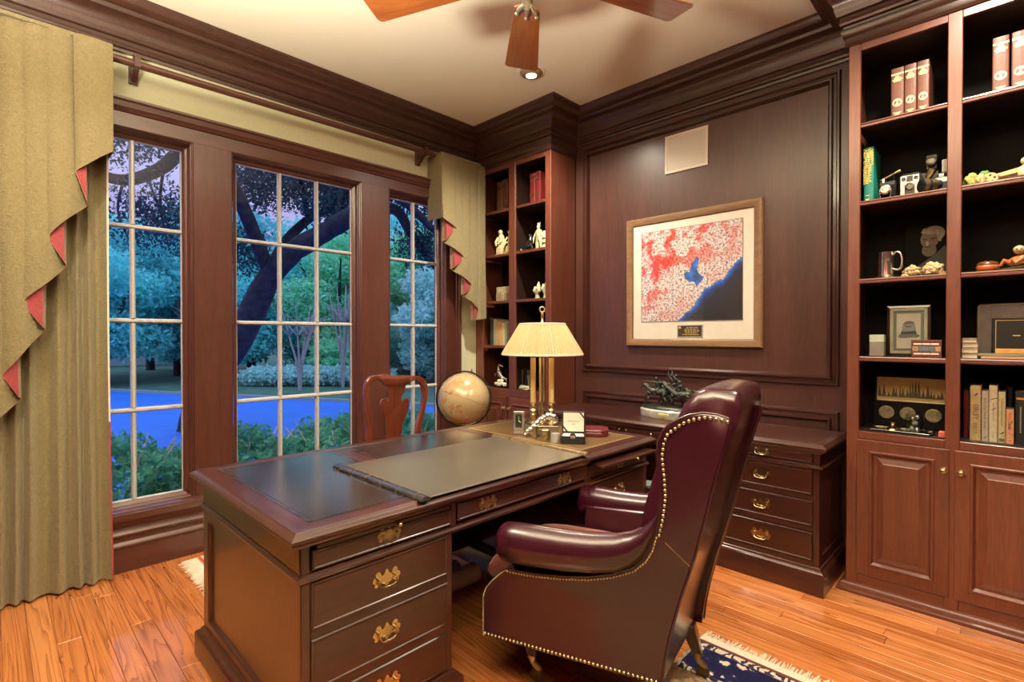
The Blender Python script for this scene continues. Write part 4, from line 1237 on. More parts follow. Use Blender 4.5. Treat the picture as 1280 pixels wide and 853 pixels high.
f = local(-1.860, 2.165, .72)
sb = thing('silver_ornament', 'ornate twisted silver ornament on a low glass stand in front of the lamp', 'ornament', (-1.860, 2.165, DT), .72)
LMB(f).cbox(-.055, .060, -.030, .030, 0, .052, .003).build('stand', M['tumbler'], sb)
LMB(f).cbox(-.060, .065, -.034, .034, .0515, .060, .003).build('tray', M['silver'], sb)
pts = smooth_path([(-.120, -.02, .008), (-.105, -.02, .030), (-.080, -.015, .045), (-.050, 0, .075), (-.020, .008, .098), (.010, 0, .112), (.038, -.008, .108), (.050, -.004, .090), (.040, 0, .072)], 6)
o = LMB(f); o.tube(pts, [.010 + .008 * math.sin(PI * i / (len(pts) - 1)) + .0025 * math.sin(i * 1.6) for i in range(len(pts))], 10)
for k in range(7):
    a = k * .9; o.sphere((-.03 + .014 * k, -.012 * math.cos(a), .094 + .010 * math.sin(a)), .012, 10, 7)
o.build('scrollwork', M['silver'], sb, smooth=70)

for k, (x, y, r, hh, mm, lab, nm) in enumerate([(-1.790, 2.068, .026, .056, M['brass'], 'shiny brass cup in front of the glass stand', 'cup'), (-1.872, 2.080, .014, .060, M['brass'], 'slim brass cup to the left of the shiny one', 'cup'), (-1.718, 2.068, .022, .044, plain('grey_ceramic', (.40, .39, .36), .5, noise=.1), 'small grey ceramic cup beside the black presentation box', 'cup')]):
    g = thing(nm, lab, 'cup', (x, y, DT))
    MB().lathe([(.001, 0), (r, 0), (r * 1.02, .003), (r, hh * .5), (r * 1.03, hh), (r * .93, hh), (r * .88, .006), (.001, .005)], (x, y, DT), 24).build('body', mm, g, smooth=40)
    MB().lathe([(r * 1.02, hh - .002), (r * 1.09, hh), (r * 1.02, hh + .0025), (r * .92, hh)], (x, y, DT), 24, cap=False).build('rim', mm, g, smooth=60)

f = local(-1.650, 2.130, .62)
bx_ = thing('presentation_box', 'open black presentation box with a white certificate in its lid', 'box', (-1.650, 2.130, DT), .62)
LMB(f).rings(lambda a, b, h: (a, b, h), -.062, .062, -.050, .050, [(0, 0), (0, .040), (.005, .040), (.005, .020)]).build('tray', M['black'], bx_)
LMB(f).cbox(-.056, .056, -.040, .044, .02, .039, .006).build('cushion', M['white'], bx_)
LMB(f).lathe([(.001, -.008), (.016, -.008), (.016, .002), (.001, .002)], (0, -.030, .038), 24, axis='y').build('medal', M['gun'], bx_, smooth=40)
LMB(f).cbox(-.013, .013, -.0525, -.0495, .028, .042, .001).build('clasp', M['silver'], bx_)
lf = lambda a, b, c: f(a, .053 + b + (c - .04) * .10, c)
ld_ = LMB(lf).cbox(-.062, .062, 0, .013, .040, .152, .003).build('lid', M['black'], bx_)
LMB(lf).box(-.054, .054, -.0012, .001, .047, .145).build('certificate', M['cream'], ld_)
for s in (1, -1):
    cx, cz = (.054, .145) if s > 0 else (-.054, .047)
    LMB(lf).prism([(cx - s * .024, cz), (cx - s * .014, cz), (cx, cz - s * .018), (cx, cz - s * .030)], lambda a, b, h: (a, h, b), -.0026, -.0008).build('ribbon', M['black'], ld_)
l = LMB(lf)
for zz, w in ((.100, .030), (.086, .009)):
    x = -w
    while x < w: l.box(x, x + .0045, -.0018, -.001, zz - .0016, zz + .0016); x += .0064
l.build('printed_lines', plain('ink', (.08, .07, .07), .7), ld_, kind='stuff')

f = local(-1.705, 2.375, .62)
bk = thing('leather_case', 'eight sided maroon leather case lying flat behind the black presentation box', 'case', (-1.705, 2.375, DT), .62)
oc = [(-.088, -.045), (-.052, -.078), (.052, -.078), (.088, -.045), (.088, .045), (.052, .078), (-.052, .078), (-.088, .045)]
LMB(f).prism(oc, lambda a, b, h: (a, b, h), 0, .024).build('body', M['maroon'], bk, bev=.004)
LMB(f).prism([(a * 1.02, b * 1.02) for a, b in oc], lambda a, b, h: (a, b, h), .0245, .038).build('lid', M['maroon'], bk, bev=.005)

# paper rolls under the desk, bin by the credenza
for k, (x, z, y0, y1) in enumerate([(-2.09, .052, 1.30, 1.835), (-2.205, .046, 1.28, 1.80)]):
    g = thing('paper_roll', ['thick roll of white paper on the floor in the desk kneehole, nearer the viewer', 'second white paper roll lying behind the thicker one in the kneehole'][k], 'paper roll', (x, (y0 + y1) / 2, 0))
    r = .050 - .006 * k
    MB().lathe([(r, 0), (r, y1 - y0), (r * .45, y1 - y0), (r * .45, 0), (r, 0)], (x, y0, z), 28, cap=False, axis='y').build('sheet', M['paper'], g, smooth=40)
    MB().lathe([(r * .44, .002), (r * .44, y1 - y0 - .002), (r * .36, y1 - y0 - .002), (r * .36, .002), (r * .44, .002)], (x, y0, z), 20, cap=False, axis='y').build('core', M['frame_oak'], g, smooth=40)
wb2 = thing('waste_bin', 'dark waste bin with a pale blue card on top between desk and credenza', 'bin', (-1.60, 2.785, 0))
MB().lathe([(.001, .0), (.095, .0), (.120, .41), (.126, .412), (.126, .422), (.118, .422), (.092, .012), (.001, .012)], (-1.60, 2.785, 0), 32).build('body', M['gun'], wb2, smooth=40)
f = local(-1.60, 2.785, .3, .430)
LMB(f).cbox(-.085, .085, -.05, .05, -.008, .012, .002).build('card', M['steel_blue'], wb2)

# ------------------------------------------------------------------ bronze of four riders on the credenza
SX, SY, SZ = -1.675, 3.265, .7752
st_ = thing('bronze_statue', 'dark bronze group of riders on galloping horses on an oval marble base', 'statue', (SX, SY, SZ))


def oval(a, b, z, n=36, w=0.0, seed=0):
    rr = random.Random(seed)
    return [(SX + a * math.cos(2 * PI * j / n) * (1 + w * rr.uniform(-1, 1)), SY + b * math.sin(2 * PI * j / n) * (1 + w * rr.uniform(-1, 1)), z) for j in range(n)]


MB().loft([oval(.235, .125, SZ), oval(.238, .128, SZ + .005), oval(.238, .128, SZ + .048), oval(.230, .120, SZ + .056)]).build('base', M['marble'], st_, smooth=40)
MB().loft([oval(.222, .112, SZ + .056, w=.03, seed=1), oval(.214, .106, SZ + .072, w=.05, seed=2), oval(.17, .085, SZ + .080, w=.05, seed=3), oval(.09, .05, SZ + .082, w=.1, seed=4)]).build('ground', M['bronze'], st_, smooth=60)
MB().cbox(SX - .035, SX + .035, SY - .1305, SY - .1265, SZ + .018, SZ + .036, .001).build('plate', M['gold'], st_)


def horse(dx, dy, s, seed, arm):
    rr = random.Random(seed)
    P = lambda a, b, c: (SX + dx + s * a, SY + dy + s * b, SZ + .076 + s * c)     # gallops toward -x
    m = MB()
    m.tube([P(.085, 0, .098), P(.07, 0, .105), P(.03, 0, .100), P(-.01, 0, .098), P(-.05, 0, .108), P(-.075, 0, .118)], [.014, .026, .025, .024, .027, .018], 12)
    m.tube([P(-.058, 0, .112), P(-.085, 0, .132), P(-.102, 0, .148), P(-.112, 0, .150)], [.020, .015, .012, .010], 10)
    m.tube([P(-.100, 0, .150), P(-.120, 0, .140), P(-.140, 0, .126)], [.012, .0095, .006], 8)
    m.tube([P(-.103, .006, .152), P(-.106, .007, .166)], [.004, .0015], 5).tube([P(-.103, -.006, .152), P(-.106, -.007, .166)], [.004, .0015], 5)
    m.tube([P(-.060, 0, .128), P(-.080, 0, .148), P(-.098, 0, .162)], [.006, .007, .004], 6)
    m.tube([P(.085, 0, .108), P(.110, 0, .112), P(.135, 0, .098), P(.150, 0, .080)], [.005, .008, .009, .003], 8)
    q = rr.uniform(-.01, .01)
    for (x0, y0, pts) in ((-.055, -.016, [(-.055, .098), (-.078 + q, .072), (-.062, .048), (-.072, .040)]), (-.055, .016, [(-.055, .098), (-.088, .078), (-.104 + q, .050), (-.112, .008)]),
                          (.068, -.016, [(.068, .098), (.055, .066), (.080, .040), (.068 + q, .004)]), (.068, .016, [(.068, .098), (.085, .070), (.112, .050), (.128 + q, .020)])):
        m.tube([P(a, y0, c) for a, c in pts], [.017, .012, .0075, .006], 8)
        m.tube([P(pts[-1][0], y0, pts[-1][1]), P(pts[-1][0] - .009, y0, pts[-1][1] - .004)], [.007, .006], 6)
    o = m.build('horse', M['bronze'], st_, smooth=80)
    md = o.modifiers.new('fuse', 'REMESH'); md.mode = 'VOXEL'; md.voxel_size = .0030 * s; md.use_smooth_shade = True
    r = MB()
    r.tube([P(.010, 0, .118), P(.006, 0, .145), P(-.004, 0, .170), P(-.008, 0, .182)], [.014, .014, .018, .008], 10)
    r.sphere(P(-.010, 0, .194), .011 * s, 12, 8, (1, .9, 1.15))
    r.lathe([(.001, .0), (.019 * s, .0), (.018 * s, .002), (.010 * s, .004), (.009 * s, .012 * s), (.001, .013 * s)], P(-.009, 0, .201), 14)
    for sg in (-1, 1):
        r.tube([P(.010, .010 * sg, .122), P(-.016, .026 * sg, .108), P(-.004, .028 * sg, .078), P(-.016, .028 * sg, .072)], [.011, .010, .0075, .006], 8)
    r.tube([P(-.002, -.016, .174)] + [P(*a) for a in arm], [.008, .0065, .005], 8)
    if len(arm) == 2:
        e = Vector(P(*arm[1])); d = (e - Vector(P(*arm[0]))).normalized()
        r.tube([e, e + d * .035 * s], [.003, .0025], 6)
    r.tube([P(-.002, .016, .172), P(-.020, .020, .150), P(-.045, .006, .140)], [.008, .0065, .005], 8)
    o = r.build('rider', M['bronze'], st_, smooth=80)
    md = o.modifiers.new('fuse', 'REMESH'); md.mode = 'VOXEL'; md.voxel_size = .0026 * s; md.use_smooth_shade = True


horse(-.095, -.035, .92, 1, [(-.040, -.020, .176), (-.075, -.022, .180)])
horse(-.020, .035, 1.02, 2, [(-.018, -.020, .200), (-.020, -.018, .228)])
horse(.040, -.008, 1.04, 3, [(-.020, -.022, .200), (-.028, -.020, .228)])
horse(.085, -.050, .86, 4, [(-.020, -.022, .158), (-.036, -.016, .146)])
# ------------------------------------------------------------------ books and keepsakes on the wide bookcase
def colr(c, name='book_cloth', rough=.55, **k): return plain(name, c, rough, noise=.12, nscale=80, **k)


M['gold_ink'] = plain('gold_stamping', (.78, .62, .30), .45, metal=.3)
M['cover_brown'] = colr((.105, .034, .020), 'brown_leather_cover', .4)
M['cover_red'] = colr((.16, .015, .018), 'red_leather_cover', .4)
M['pages'] = plain('book_pages', (.62, .54, .40), .85, noise=.1, nscale=200)
M['ink'] = plain('black_ink', (.03, .028, .025), .7)


def book(label, x0, x1, y0, z0, h, depth, cover, group=None, marks=None):
    b = thing('book', label, 'book', ((x0 + x1) / 2, y0 + depth / 2, z0), group=group)
    w = x1 - x0
    # hollow-backed case: rounded spine and two boards round a page block
    pr = [(x0, y0 + depth), (x0, y0 + .004)] + [(x0 + w * (.5 - .5 * math.cos(a)), y0 + .004 - .004 * math.sin(a)) for a in (.5, 1.0, PI / 2, PI - 1.0, PI - .5)] + [(x1, y0 + .004), (x1, y0 + depth), (x1 - .0025, y0 + depth), (x1 - .0025, y0 + .006), (x0 + .0025, y0 + .006), (x0 + .0025, y0 + depth)]
    MB().prism(pr, lambda p, q, hh: (p, q, hh), z0, z0 + h).build('cover', cover, b)
    MB().box(x0 + .003, x1 - .003, y0 + .0065, y0 + depth - .004, z0 + .003, z0 + h - .004).build('page_block', M['pages'], b)
    if marks: marks(b, x0, x1, y0 - .0004, z0, h)
    return b


def enc_marks(b, x0, x1, y, z0, h, m=None):
    m = m or M['gold_ink']
    w = x1 - x0; c = (x0 + x1) / 2
    g = MB()
    g.box(x0 + .001, x1 - .001, y - .0004, y + .004, z0 + h * .865, z0 + h * .895)
    for k, ww in enumerate((.30, .55, .78, .62)):
        zz = z0 + h * (.835 - .030 * k)
        xx = c - ww * w / 2
        while xx < c + ww * w / 2 - .001:
            L = min(R.uniform(.004, .009), c + ww * w / 2 - xx); g.box(xx, xx + L, y - .0006, y + .0010, zz - h * .010, zz + h * .010); xx += L + .0014
    for k, ww in enumerate((.6, .35)):
        zz = z0 + h * (.125 - .03 * k)
        g.box(c - ww * w / 2, c + ww * w / 2, y - .0006, y + .001, zz - h * .009, zz + h * .009)
    g.build('gilt_lines', m, b, kind='stuff')
    e = MB().prism([(c + w * .38 * math.cos(2 * PI * j / 20), z0 + h * .325 + h * .075 * math.sin(2 * PI * j / 20)) for j in range(20)], lambda p, q, hh: (p, hh, q), y - .0008, y + .001).build('emblem', m, b)
    k = MB()
    for cx_, cz_, rx, rz_ in ((-.16, .0, .12, .55), (.05, .25, .07, .25), (.17, -.05, .10, .45), (-.02, -.45, .05, .2)):
        k.prism([(c + w * (cx_ + rx * math.cos(2 * PI * j / 8)), z0 + h * .325 + h * .075 * (cz_ + rz_ * math.sin(2 * PI * j / 8 + .4))) for j in range(8)], lambda p, q, hh: (p, hh, q), y - .0012, y - .0006)
    k.build('emblem_map', M['cover_brown'], e, kind='stuff')


zS = [2.4285, 2.0275, 1.6255, 1.2255, .8405]
labs = ['leftmost of three brown gilt encyclopedia volumes on the top right shelf', 'middle of three brown gilt encyclopedia volumes on the top right shelf', 'right hand one of three brown gilt encyclopedia volumes on the top shelf']
for k, (a, b) in enumerate([(-.466, -.414), (-.411, -.364), (-.361, -.315)]): book(labs[k], a, b, 3.222, zS[0], .258, .22, M['cover_brown'], None, enc_marks)
labs = ['brown gilt volume on the far right top shelf, first beside the gap', 'brown gilt volume cut by the right edge of the picture', 'brown gilt volume just outside the right edge of the picture']
for k, (a, b) in enumerate([(-.089, -.034), (-.026, .030), (.034, .088)]): book(labs[k], a, b, 3.222, zS[0], .262, .22, M['cover_brown'], None, enc_marks)


def vtext(b, s, x, y, z, size, m, bold=False, sx=1.0):
    text_obj(s, size, face_neg_y(x, y, z, -PI / 2), m, b, 'lettering', .0003, 'CENTER', bold, sx)


def green_marks(b, x0, x1, y, z0, h):
    m = plain('yellow_print', (.80, .62, .14), .6)
    w = x1 - x0
    for x, n, s in ((x0 + w * .20, .58, .021), (x0 + w * .52, .60, .021), (x0 + w * .82, .78, .013)):
        z1 = z0 + h * (.97 if s > .015 else .95); z2 = z1 - h * (.60 if s > .015 else .24)
        g = MB(); z = z1; r2 = random.Random(int(x * 1e4))
        while z > z2:
            L = r2.uniform(.008, .014); t_ = s * .5
            k = r2.randrange(3)
            g.box(x - t_, x + t_, y - .0006, y + .001, z - .003, z)
            if k: g.box(x - t_, x + t_, y - .0006, y + .001, z - L + .001, z - L + .004)
            g.box(x - t_ if k == 1 else x - .002, x - t_ + .004 if k == 1 else x + .002, y - .0006, y + .001, z - L, z)
            z -= L + .003
        g.build('spine_lettering', m, b, kind='stuff')
    MB().box(x0 + .006, x0 + w * .6, y - .0006, y + .001, z0 + h * .13, z0 + h * .14).box(x0 + .008, x0 + w * .55, y - .0006, y + .001, z0 + h * .04, z0 + h * .075).build('spine_rule', m, b)


book('green book with yellow spine lettering beside the old cameras', -.580, -.538, 3.225, zS[1], .290, .20, colr((.005, .17, .13), 'green_cover'), None, green_marks)

# cameras
cg = plain('camera_black', (.018, .018, .018), .4, noise=.2)
fc = thing('camera', 'open folding bellows camera beside the green book', 'camera', (-.485, 3.24, zS[1]))
MB().cbox(-.520, -.450, 3.262, 3.285, zS[1], zS[1] + .105, .004).build('body', cg, fc)
MB().cbox(-.515, -.455, 3.195, 3.262, zS[1], zS[1] + .008, .002).build('bed', M['gun'], fc)
bl = []
for q in range(13):
    yy = 3.262 - q * .0046; s = (.030 - .001 * q) + (.003 if q % 2 else 0)
    bl.append([(-.485 + a * s, yy, zS[1] + .052 + b * s) for a, b in ((-1, -1), (1, -1), (1, 1), (-1, 1))])
MB().loft(bl).build('bellows', M['black'], fc)
MB().lathe([(.001, 0), (.024, 0), (.024, -.006), (.020, -.008), (.018, -.014), (.012, -.014), (.010, -.010), (.001, -.010)], (-.485, 3.206, zS[1] + .05), 24, axis='y').build('lens', M['silver'], fc, smooth=40)
MB().cbox(-.500, -.486, 3.21, 3.225, zS[1] + .085, zS[1] + .112, .003).build('viewfinder', M['silver'], fc)
MB().tube([(-.505, 3.20, zS[1] + .008), (-.508, 3.20, zS[1] + .05)], .003, 6).tube([(-.463, 3.20, zS[1] + .008), (-.460, 3.20, zS[1] + .05)], .003, 6).build('strut', M['silver'], fc)
rd = thing('telescope', 'slim brass telescope lying tilted behind the folding camera', 'telescope', (-.49, 3.35, zS[1]))
MB().tube([(-.529, 3.345, zS[1] + .132), (-.455, 3.345, zS[1] + .165)], .006, 10).build('tube', M['brass_old'], rd, smooth=60)
MB().tube([(-.462, 3.345, zS[1] + .162), (-.440, 3.345, zS[1] + .171)], .011, 12).build('eyepiece', M['brass'], rd, smooth=60)
for x, z in ((-.515, .137), (-.47, .156)): MB().tube([(x, 3.345, zS[1] + z), (x - .010, 3.36, zS[1])], .004, 6).tube([(x, 3.345, zS[1] + z), (x + .012, 3.36, zS[1])], .004, 6).build('leg', M['gun'], rd)
bc_ = thing('camera', 'upright silver faced box camera in the middle of the camera shelf', 'camera', (-.387, 3.26, zS[1]))
MB().cbox(-.430, -.345, 3.225, 3.33, zS[1], zS[1] + .112, .004).build('body', cg, bc_)
MB().cbox(-.426, -.349, 3.221, 3.2255, zS[1] + .004, zS[1] + .108, .002).build('face_plate', M['silver'], bc_)
MB().cbox(-.408, -.367, 3.219, 3.2225, zS[1] + .006, zS[1] + .062, .001).cbox(-.400, -.375, 3.219, 3.2225, zS[1] + .075, zS[1] + .104, .001).build('inlay', cg, bc_)
for x in (-.412, -.363): MB().lathe([(.001, 0), (.009, 0), (.009, -.004), (.006, -.004), (.001, -.003)], (x, 3.221, zS[1] + .090), 16, axis='y').build('viewfinder', cg, bc_, smooth=40)
MB().lathe([(.017, 0), (.019, -.005), (.014, -.006), (.012, -.002), (.001, -.002)], (-.3875, 3.220, zS[1] + .050), 24, axis='y').build('lens', M['gun'], bc_, smooth=40)
MB().tube([(-.420, 3.25, zS[1] + .111), (-.420, 3.25, zS[1] + .119), (-.355, 3.25, zS[1] + .119), (-.355, 3.25, zS[1] + .111)], .003, 6).build('carry_strap', M['black'], bc_)
sl = thing('camera', 'silver camera with a long lens next to the box camera', 'camera', (-.285, 3.25, zS[1]))
MB().cbox(-.300, -.232, 3.235, 3.285, zS[1], zS[1] + .078, .006).build('body', M['silver'], sl)
MB().cbox(-.300, -.232, 3.2335, 3.2865, zS[1] + .014, zS[1] + .052, .002).build('grip', cg, sl)
MB().cbox(-.285, -.250, 3.24, 3.28, zS[1] + .078, zS[1] + .100, .008).build('prism', M['silver'], sl)
dxl = Vector((-.72, -.55, .0)).normalized()
lp = [Vector((-.275, 3.245, zS[1] + .040)) + dxl * d for d in (0, .02, .022, .045, .047, .060, .078, .082)]
MB().tube(lp, [.024, .024, .028, .028, .031, .031, .034, .033], 20).build('lens', cg, sl, smooth=30)
MB().tube([lp[2], lp[3]], .0295, 20).tube([lp[5], lp[6]], .0345, 20).build('lens_ring', M['brass_old'], sl, smooth=30)
MB().tube([lp[-1], lp[-1] + dxl * .002], .027, 20).build('front_glass', M['tumbler'], sl, smooth=30)
MB().tube([(-.33, 3.30, zS[1] + .085), (-.305, 3.29, zS[1] + .135)], [.012, .020], 12).build('flash_dish', M['brass_old'], sl, smooth=40)
MB().cbox(-.268, -.238, 3.26, 3.285, zS[1] + .100, zS[1] + .165, .004).build('flash_unit', M['cream'], sl)
kc = thing('camera', 'black camera half lost in shadow high at the back of the camera shelf', 'camera', (-.335, 3.40, zS[1]))
MB().cbox(-.395, -.285, 3.38, 3.46, zS[1], zS[1] + .15, .006).build('case', M['black'], kc)
MB().cbox(-.345, -.290, 3.375, 3.44, zS[1] + .151, zS[1] + .235, .008).build('body', cg, kc)
MB().lathe([(.022, .0), (.022, -.03), (.018, -.032), (.001, -.030)], (-.318, 3.378, zS[1] + .19), 20, axis='y').build('lens', M['gun'], kc, smooth=40)

# moss frog, film reel, boat, figurine on the right hand column
def lump(name, parent, c, r, sc, m, seed, amp=.25, freq=18, sub=4):
    bm = bmesh.new(); bmesh.ops.create_icosphere(bm, subdivisions=sub, radius=1)
    from mathutils import noise as _n
    mb = MB()
    vs = []
    for v in bm.verts:
        d = v.co.normalized(); k = 1 + amp * _n.noise(d * freq * .1 + Vector((seed, seed * .7, 0))) + amp * .6 * _n.noise(d * freq * .32 + Vector((seed * 2, 0, seed)))
        z = d.z * k
        vs.append((c[0] + d.x * k * r * sc[0], c[1] + d.y * k * r * sc[1], max(c[2] + z * r * sc[2], c[2] - r * sc[2] * .55)))
    mb.add(vs, [[v.index for v in f_.verts] for f_ in bm.faces]); bm.free()
    return mb.build(name, m, parent, smooth=80)


g = thing('ornament', 'mossy green carved ornament at the left of the film reel shelf', 'ornament', (-.148, 3.24, zS[1]))
lump('carving', g, (-.158, 3.24, zS[1] + .026), .045, (.62, .55, .95), plain('moss_green', (.28, .30, .06), .7, noise=.4, nscale=60), 3)
lump('shell', g, (-.128, 3.235, zS[1] + .022), .038, (.5, .6, .9), plain('tan_carving', (.42, .30, .12), .6, noise=.4, nscale=70), 5)
lump('leaf', g, (-.116, 3.26, zS[1] + .058), .020, (1.0, .6, .8), plain('leaf_green', (.08, .20, .04), .6, noise=.3), 7)
MB().tube([(-.128, 3.25, zS[1] + .03), (-.118, 3.26, zS[1] + .055)], .004, 6).build('stem', plain('stem_green', (.06, .12, .03), .6), g)
g = thing('film_reel', 'tan round reel with holes beside the mossy green ornament', 'reel', (-.092, 3.24, zS[1]))
ringp = []
tan = plain('tan_wood_reel', (.56, .36, .16), .5, noise=.15)
rl = MB()
rl.lathe([(.001, -.006), (.026, -.006), (.028, -.004), (.028, .004), (.026, .006), (.001, .006)], (-.094, 3.24, zS[1] + .0285), 28, axis='y')
rl.build('disc', tan, g, smooth=40)
for q in range(5):
    a = 2 * PI * q / 5 + .3
    MB().lathe([(.001, -.0066), (.0052, -.0066), (.0052, -.0058), (.001, -.0058)], (-.094 + .016 * math.cos(a), 3.24, zS[1] + .0285 + .016 * math.sin(a)), 12, axis='y').build('hole', M['ink'], g)
g = thing('model_boat', 'small wooden model boat on the shelf behind the reel', 'model boat', (-.035, 3.31, zS[1]))
MB().loft([[(-.10 + .14 * q, 3.31 + w * s, zS[1] + .010 + hgt * .5 + b) for s, b in ((-1, .030), (-.6, .006), (0, .0), (.6, .006), (1, .030))] for q, w, hgt in ((0, .004, .03), (.15, .018, .012), (.4, .026, .004), (.7, .026, .004), (.9, .016, .012), (1, .004, .028))], True).build('hull', M['frame_oak'], g, smooth=40)
MB().prism([(-.075, .060), (.005, .075), (.02, .055), (-.06, .045)], lambda a, b, h: (a, h, zS[1] + b), 3.295, 3.325).build('cabin', tan, g)
MB().cbox(-.07, .01, 3.30, 3.32, zS[1], zS[1] + .018, .002).build('cradle', M['mah_x'], g)
g = thing('figurine', 'pale seated figurine at the right edge of the camera shelf', 'figurine', (.022, 3.24, zS[1]))
lump('body', g, (.022, 3.24, zS[1] + .035), .036, (.75, .7, 1.0), M['ivory'], 9, .15)
MB().sphere((.022, 3.237, zS[1] + .085), .017, 16, 12).build('head', M['ivory'], g, smooth=80)
MB().tube([(.03, 3.25, zS[1] + .06), (.038, 3.25, zS[1] + .13)], .005, 8).build('staff', M['frame_oak'], g)

# tankard, carved shells, portrait
g = thing('tankard', 'polished metal tankard with a ring handle on the middle shelf', 'tankard', (-.480, 3.23, zS[2]))
MB().lathe([(.001, 0), (.050, 0), (.050, .005), (.040, .010), (.034, .016), (.032, .13), (.034, .136), (.030, .136), (.029, .012), (.001, .010)], (-.484, 3.235, zS[2]), 28).build('body', M['silver'], g, smooth=40)
MB().lathe([(.049, .0), (.052, .004), (.044, .011), (.036, .0165), (.034, .012)], (-.484, 3.235, zS[2]), 28, cap=False).build('foot', M['brass'], g, smooth=50)
MB().tube(smooth_path([(-.455, 3.225, zS[2] + .118), (-.440, 3.222, zS[2] + .132), (-.424, 3.22, zS[2] + .124), (-.416, 3.22, zS[2] + .095), (-.418, 3.22, zS[2] + .06), (-.430, 3.222, zS[2] + .042), (-.455, 3.225, zS[2] + .048)], 5), .0055, 10).build('handle', M['silver'], g, smooth=70)
MB().lathe([(.001, 0), (.012, 0), (.010, -.003), (.001, -.004)], (-.472, 3.2065, zS[2] + .088), 16, axis='y').build('crest', M['gun'], g, smooth=50)
nutm = plain('carved_shell', (.52, .38, .19), .5, noise=.5, nscale=110, bump=.5)
g = thing('carving', 'left of two tan carved shell lumps on the middle shelf', 'carving', (-.395, 3.235, zS[2]))
lump('shell', g, (-.378, 3.240, zS[2] + .024), .036, (1.0, .7, .80), nutm, 2, .35, 26, 5)
lump('fragment', g, (-.404, 3.218, zS[2] + .006), .012, (1.2, .8, .6), nutm, 4, .35, 26)
g = thing('carving', 'rounder right hand tan carved shell lump below the portrait', 'carving', (-.300, 3.235, zS[2]))
lump('shell', g, (-.296, 3.235, zS[2] + .030), .042, (.95, .7, .86), nutm, 6, .25, 30, 5)
lump('fragment', g, (-.250, 3.225, zS[2] + .006), .016, (1.4, .8, .6), nutm, 8, .35, 26)
g = thing('portrait_print', 'dark portrait of a white haired bearded man at the back of the shelf', 'portrait', (-.315, 3.44, zS[2]))
MB().cbox(-.43, -.226, 3.43, 3.445, zS[2], zS[2] + .31, .003).build('board', plain('dark_print_ground', (.008, .008, .006), .9, spec=.1), g)
FP = lambda a, b, h: (a, 3.4296 - h, b)
flat = lambda pts, h, m, nm: MB().prism(pts, FP, h - .0003, h).build(nm, m, g)
P0 = (-.324, zS[2] + .205)
el = lambda cx_, cz_, rx, rz_, n=22, a0=0: [(P0[0] + cx_ + rx * math.cos(2 * PI * j / n + a0), P0[1] + cz_ + rz_ * math.sin(2 * PI * j / n + a0)) for j in range(n)]
skin = plain('portrait_skin', (.13, .085, .055), .7, noise=.25, nscale=60); hair = plain('portrait_hair', (.25, .21, .16), .7, noise=.3, nscale=90); coat = plain('portrait_coat', (.022, .020, .018), .6)
flat([(P0[0] - .10, P0[1] - .19), (P0[0] + .095, P0[1] - .19), (P0[0] + .095, P0[1] - .07), (P0[0] + .055, P0[1] - .035), (P0[0] + .02, P0[1] - .075), (P0[0] - .05, P0[1] - .13)], .0004, coat, 'coat')
flat(el(.012, .032, .046, .040), .0005, hair, 'hair')
flat(el(-.004, .004, .038, .046), .0008, skin, 'face')
flat([(P0[0] - .040, P0[1] + .040), (P0[0] - .030, P0[1] + .062), (P0[0] + .03, P0[1] + .066), (P0[0] + .046, P0[1] + .03), (P0[0] + .042, P0[1] - .012), (P0[0] + .030, P0[1] - .006), (P0[0] + .026, P0[1] + .026), (P0[0] - .02, P0[1] + .034)], .0012, hair, 'fringe')
flat(el(-.006, -.052, .030, .034), .0011, plain('portrait_beard', (.09, .068, .045), .7, noise=.3, nscale=90), 'beard')
flat(el(-.024, .006, .010, .004), .0012, coat, 'brow'); flat(el(.010, .008, .010, .004), .0012, coat, 'brow'); flat(el(-.014, -.018, .006, .012), .0012, hair, 'nose'); flat(el(-.012, -.034, .016, .004), .0014, coat, 'mouth')

# bowl and reclining carving (right column, middle shelf)
g = thing('trinket_box', 'round orange lidded trinket box on the right middle shelf', 'trinket box', (-.10, 3.24, zS[2]))
om = plain('orange_lacquer', (.50, .13, .035), .3, noise=.2, coat=.5)
MB().lathe([(.001, 0), (.030, 0), (.041, .012), (.042, .026), (.040, .032), (.001, .032)], (-.10, 3.245, zS[2]), 28).build('bowl', om, g, smooth=50)
MB().lathe([(.040, .0325), (.041, .036), (.036, .046), (.020, .052), (.001, .053)], (-.10, 3.245, zS[2]), 28).build('lid', plain('brown_lacquer', (.12, .04, .015), .25, coat=.6), g, smooth=50)
g = thing('figurine', 'orange reclining monkey figurine on a pale leaf, cut by the picture edge', 'figurine', (.0, 3.24, zS[2]))
m = MB()
m.tube([(-.030, 3.24, zS[2] + .034), (-.012, 3.24, zS[2] + .042), (.012, 3.24, zS[2] + .050), (.032, 3.24, zS[2] + .062)], [.014, .020, .022, .014], 12)
m.tube([(-.025, 3.23, zS[2] + .034), (-.045, 3.225, zS[2] + .048), (-.058, 3.225, zS[2] + .022)], [.012, .010, .007], 8)
m.tube([(.015, 3.225, zS[2] + .052), (-.010, 3.215, zS[2] + .032), (-.02, 3.215, zS[2] + .05)], [.009, .008, .006], 8)
m.tube([(.03, 3.24, zS[2] + .055), (.05, 3.24, zS[2] + .05), (.062, 3.24, zS[2] + .02)], [.010, .009, .007], 8)
o = m.build('body', om, g, smooth=80); md = o.modifiers.new('fuse', 'REMESH'); md.mode = 'VOXEL'; md.voxel_size = .0025; md.use_smooth_shade = True
MB().sphere((.004, 3.235, zS[2] + .092), .021, 18, 12, (1, .9, .95)).build('head', plain('figurine_face', (.52, .36, .2), .4), g, smooth=80)
